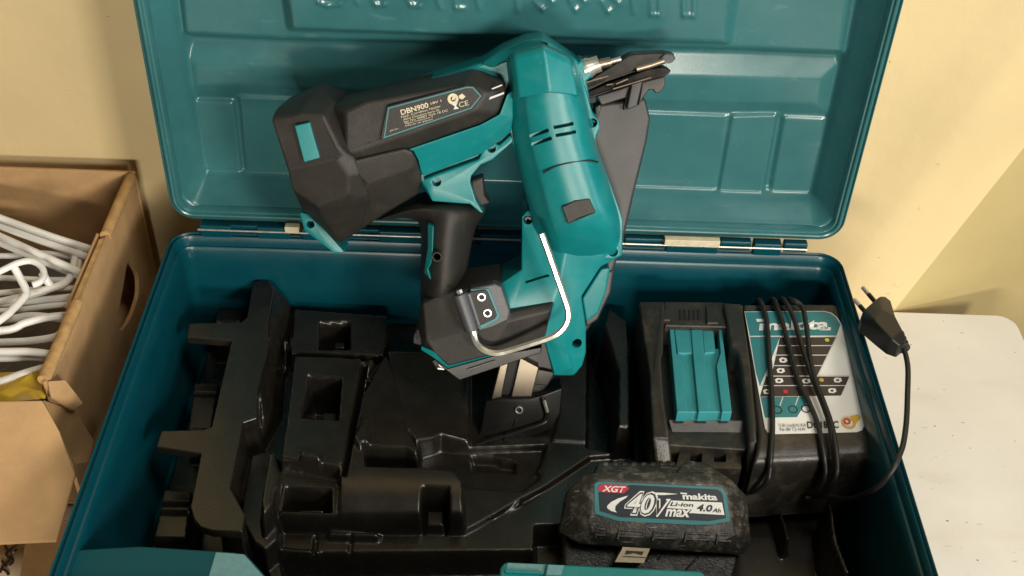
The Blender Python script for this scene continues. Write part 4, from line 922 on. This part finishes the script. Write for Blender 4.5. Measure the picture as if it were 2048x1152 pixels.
# hangers
def hanger(name_label, strokes, rad=.0036):
    hgr = thing('coat_hanger', name_label, 'hanger', BXF.pt(*strokes[0][1][len(strokes[0][1])//2]), 'white hangers heaped in the cardboard box')
    for nm, pts_ in strokes:
        tube(nm, [BXF.pt(*p) for p in pts_], rad if nm != 'hook' else rad*.85, WHITEP, hgr, 5, sides=10)
    return hgr
hanger('white hanger lying topmost and farthest back against the box wall', [('arm', [(-260, 330, -.010), (-60, 412, -.012), (0, 436, -.014), (100, 472, -.022), (192, 503, -.034), (204, 520, -.05)]), ('bar', [(-260, 352, -.020), (0, 452, -.022), (100, 488, -.028), (190, 518, -.038)])])
hanger('white hanger whose straight arm slants across in front of the farthest one', [('arm', [(-260, 362, -.012), (-30, 460, -.014), (60, 500, -.016), (182, 554, -.026)]), ('bar', [(-260, 372, -.022), (0, 485, -.024), (180, 562, -.032)])])
hanger('white hanger with its curled hook standing up near the photo edge', [('hook', [(-60, 568, -.004), (-20, 552, .0), (10, 538, .002), (36, 526, .004), (62, 522, .004), (82, 532, .002), (88, 550, .0), (80, 564, .0), (65, 570, .0)]), ('arm', [(28, 534, .0), (40, 556, -.008), (52, 580, -.014), (50, 592, -.016), (26, 618, -.016), (0, 640, -.016), (-120, 720, -.016)])])
hanger('white hanger with a bent corner under the curled hook', [('arm', [(84, 545, -.012), (94, 562, -.02), (100, 576, -.026), (60, 590, -.026), (0, 604, -.026), (-160, 640, -.026)]), ('bar', [(-160, 610, -.035), (0, 607, -.034), (90, 600, -.034), (178, 590, -.036)]), ('corner', [(150, 505, -.04), (146, 540, -.034), (134, 562, -.028), (110, 574, -.026), (60, 588, -.026)])])
hanger('white hanger with two long bars in the middle of the heap', [('arm', [(-200, 668, -.022), (0, 662, -.022), (50, 646, -.020), (100, 634, -.022), (156, 630, -.028)]), ('bar', [(-200, 652, -.030), (0, 640, -.030), (60, 632, -.03), (110, 636, -.03), (156, 643, -.034)]), ('corner', [(150, 645, -.036), (130, 660, -.034), (110, 674, -.032), (60, 682, -.032), (0, 685, -.032), (-160, 690, -.034)])])
hanger('white hanger nearest the yellow sheet at the front of the box', [('arm', [(-200, 706, -.020), (0, 704, -.020), (60, 704, -.020), (124, 712, -.026)]), ('bar', [(-200, 720, -.028), (0, 716, -.028), (70, 714, -.028), (120, 720, -.032)]), ('corner', [(116, 728, -.030), (80, 738, -.030), (40, 750, -.026), (0, 764, -.024), (-120, 800, -.026)])])
hanger('white hanger half buried below the curled hook, its bar level', [('arm', [(-200, 600, -.03), (0, 586, -.030), (90, 578, -.032), (176, 576, -.038)]), ('bar', [(-200, 625, -.036), (0, 622, -.036), (100, 612, -.036), (168, 606, -.040)])], .0029)
hanger('white hanger deep in the heap behind the curled hook', [('arm', [(-200, 500, -.034), (0, 512, -.034), (80, 506, -.036), (160, 516, -.042)]), ('corner', [(160, 500, -.045), (158, 530, -.04), (150, 550, -.038), (120, 560, -.036), (0, 556, -.036), (-150, 552, -.036)])], .0029)
# flattened printed carton under the flap
fc = thing('flattened_carton', 'flattened carton with black brush print under the flap of the box', 'carton', TAB.pt(-20, 1180, .01))
plate('carton_sheet', TAB, [(-200, 1040), (260, 1040), (170, 1260), (-200, 1260)], .012, .002, CARD, fc, .001)
plate('printed_panel', TAB, [(-80, 1070), (52, 1070), (36, 1175), (-80, 1175)], .0126, .010, CARDP, fc, 0)
for pth in ([(36, 1088), (24, 1096), (12, 1108), (20, 1118), (8, 1130), (0, 1146)], [(10, 1090), (16, 1100), (26, 1104), (34, 1098)], [(22, 1112), (26, 1124), (14, 1132), (4, 1122)], [(2, 1136), (12, 1142), (18, 1150)]):
    tube('brush_print', [TAB.pt(x, y, .0127) for x, y in pth], .0011, PRINTB, fc, 4, sides=6)
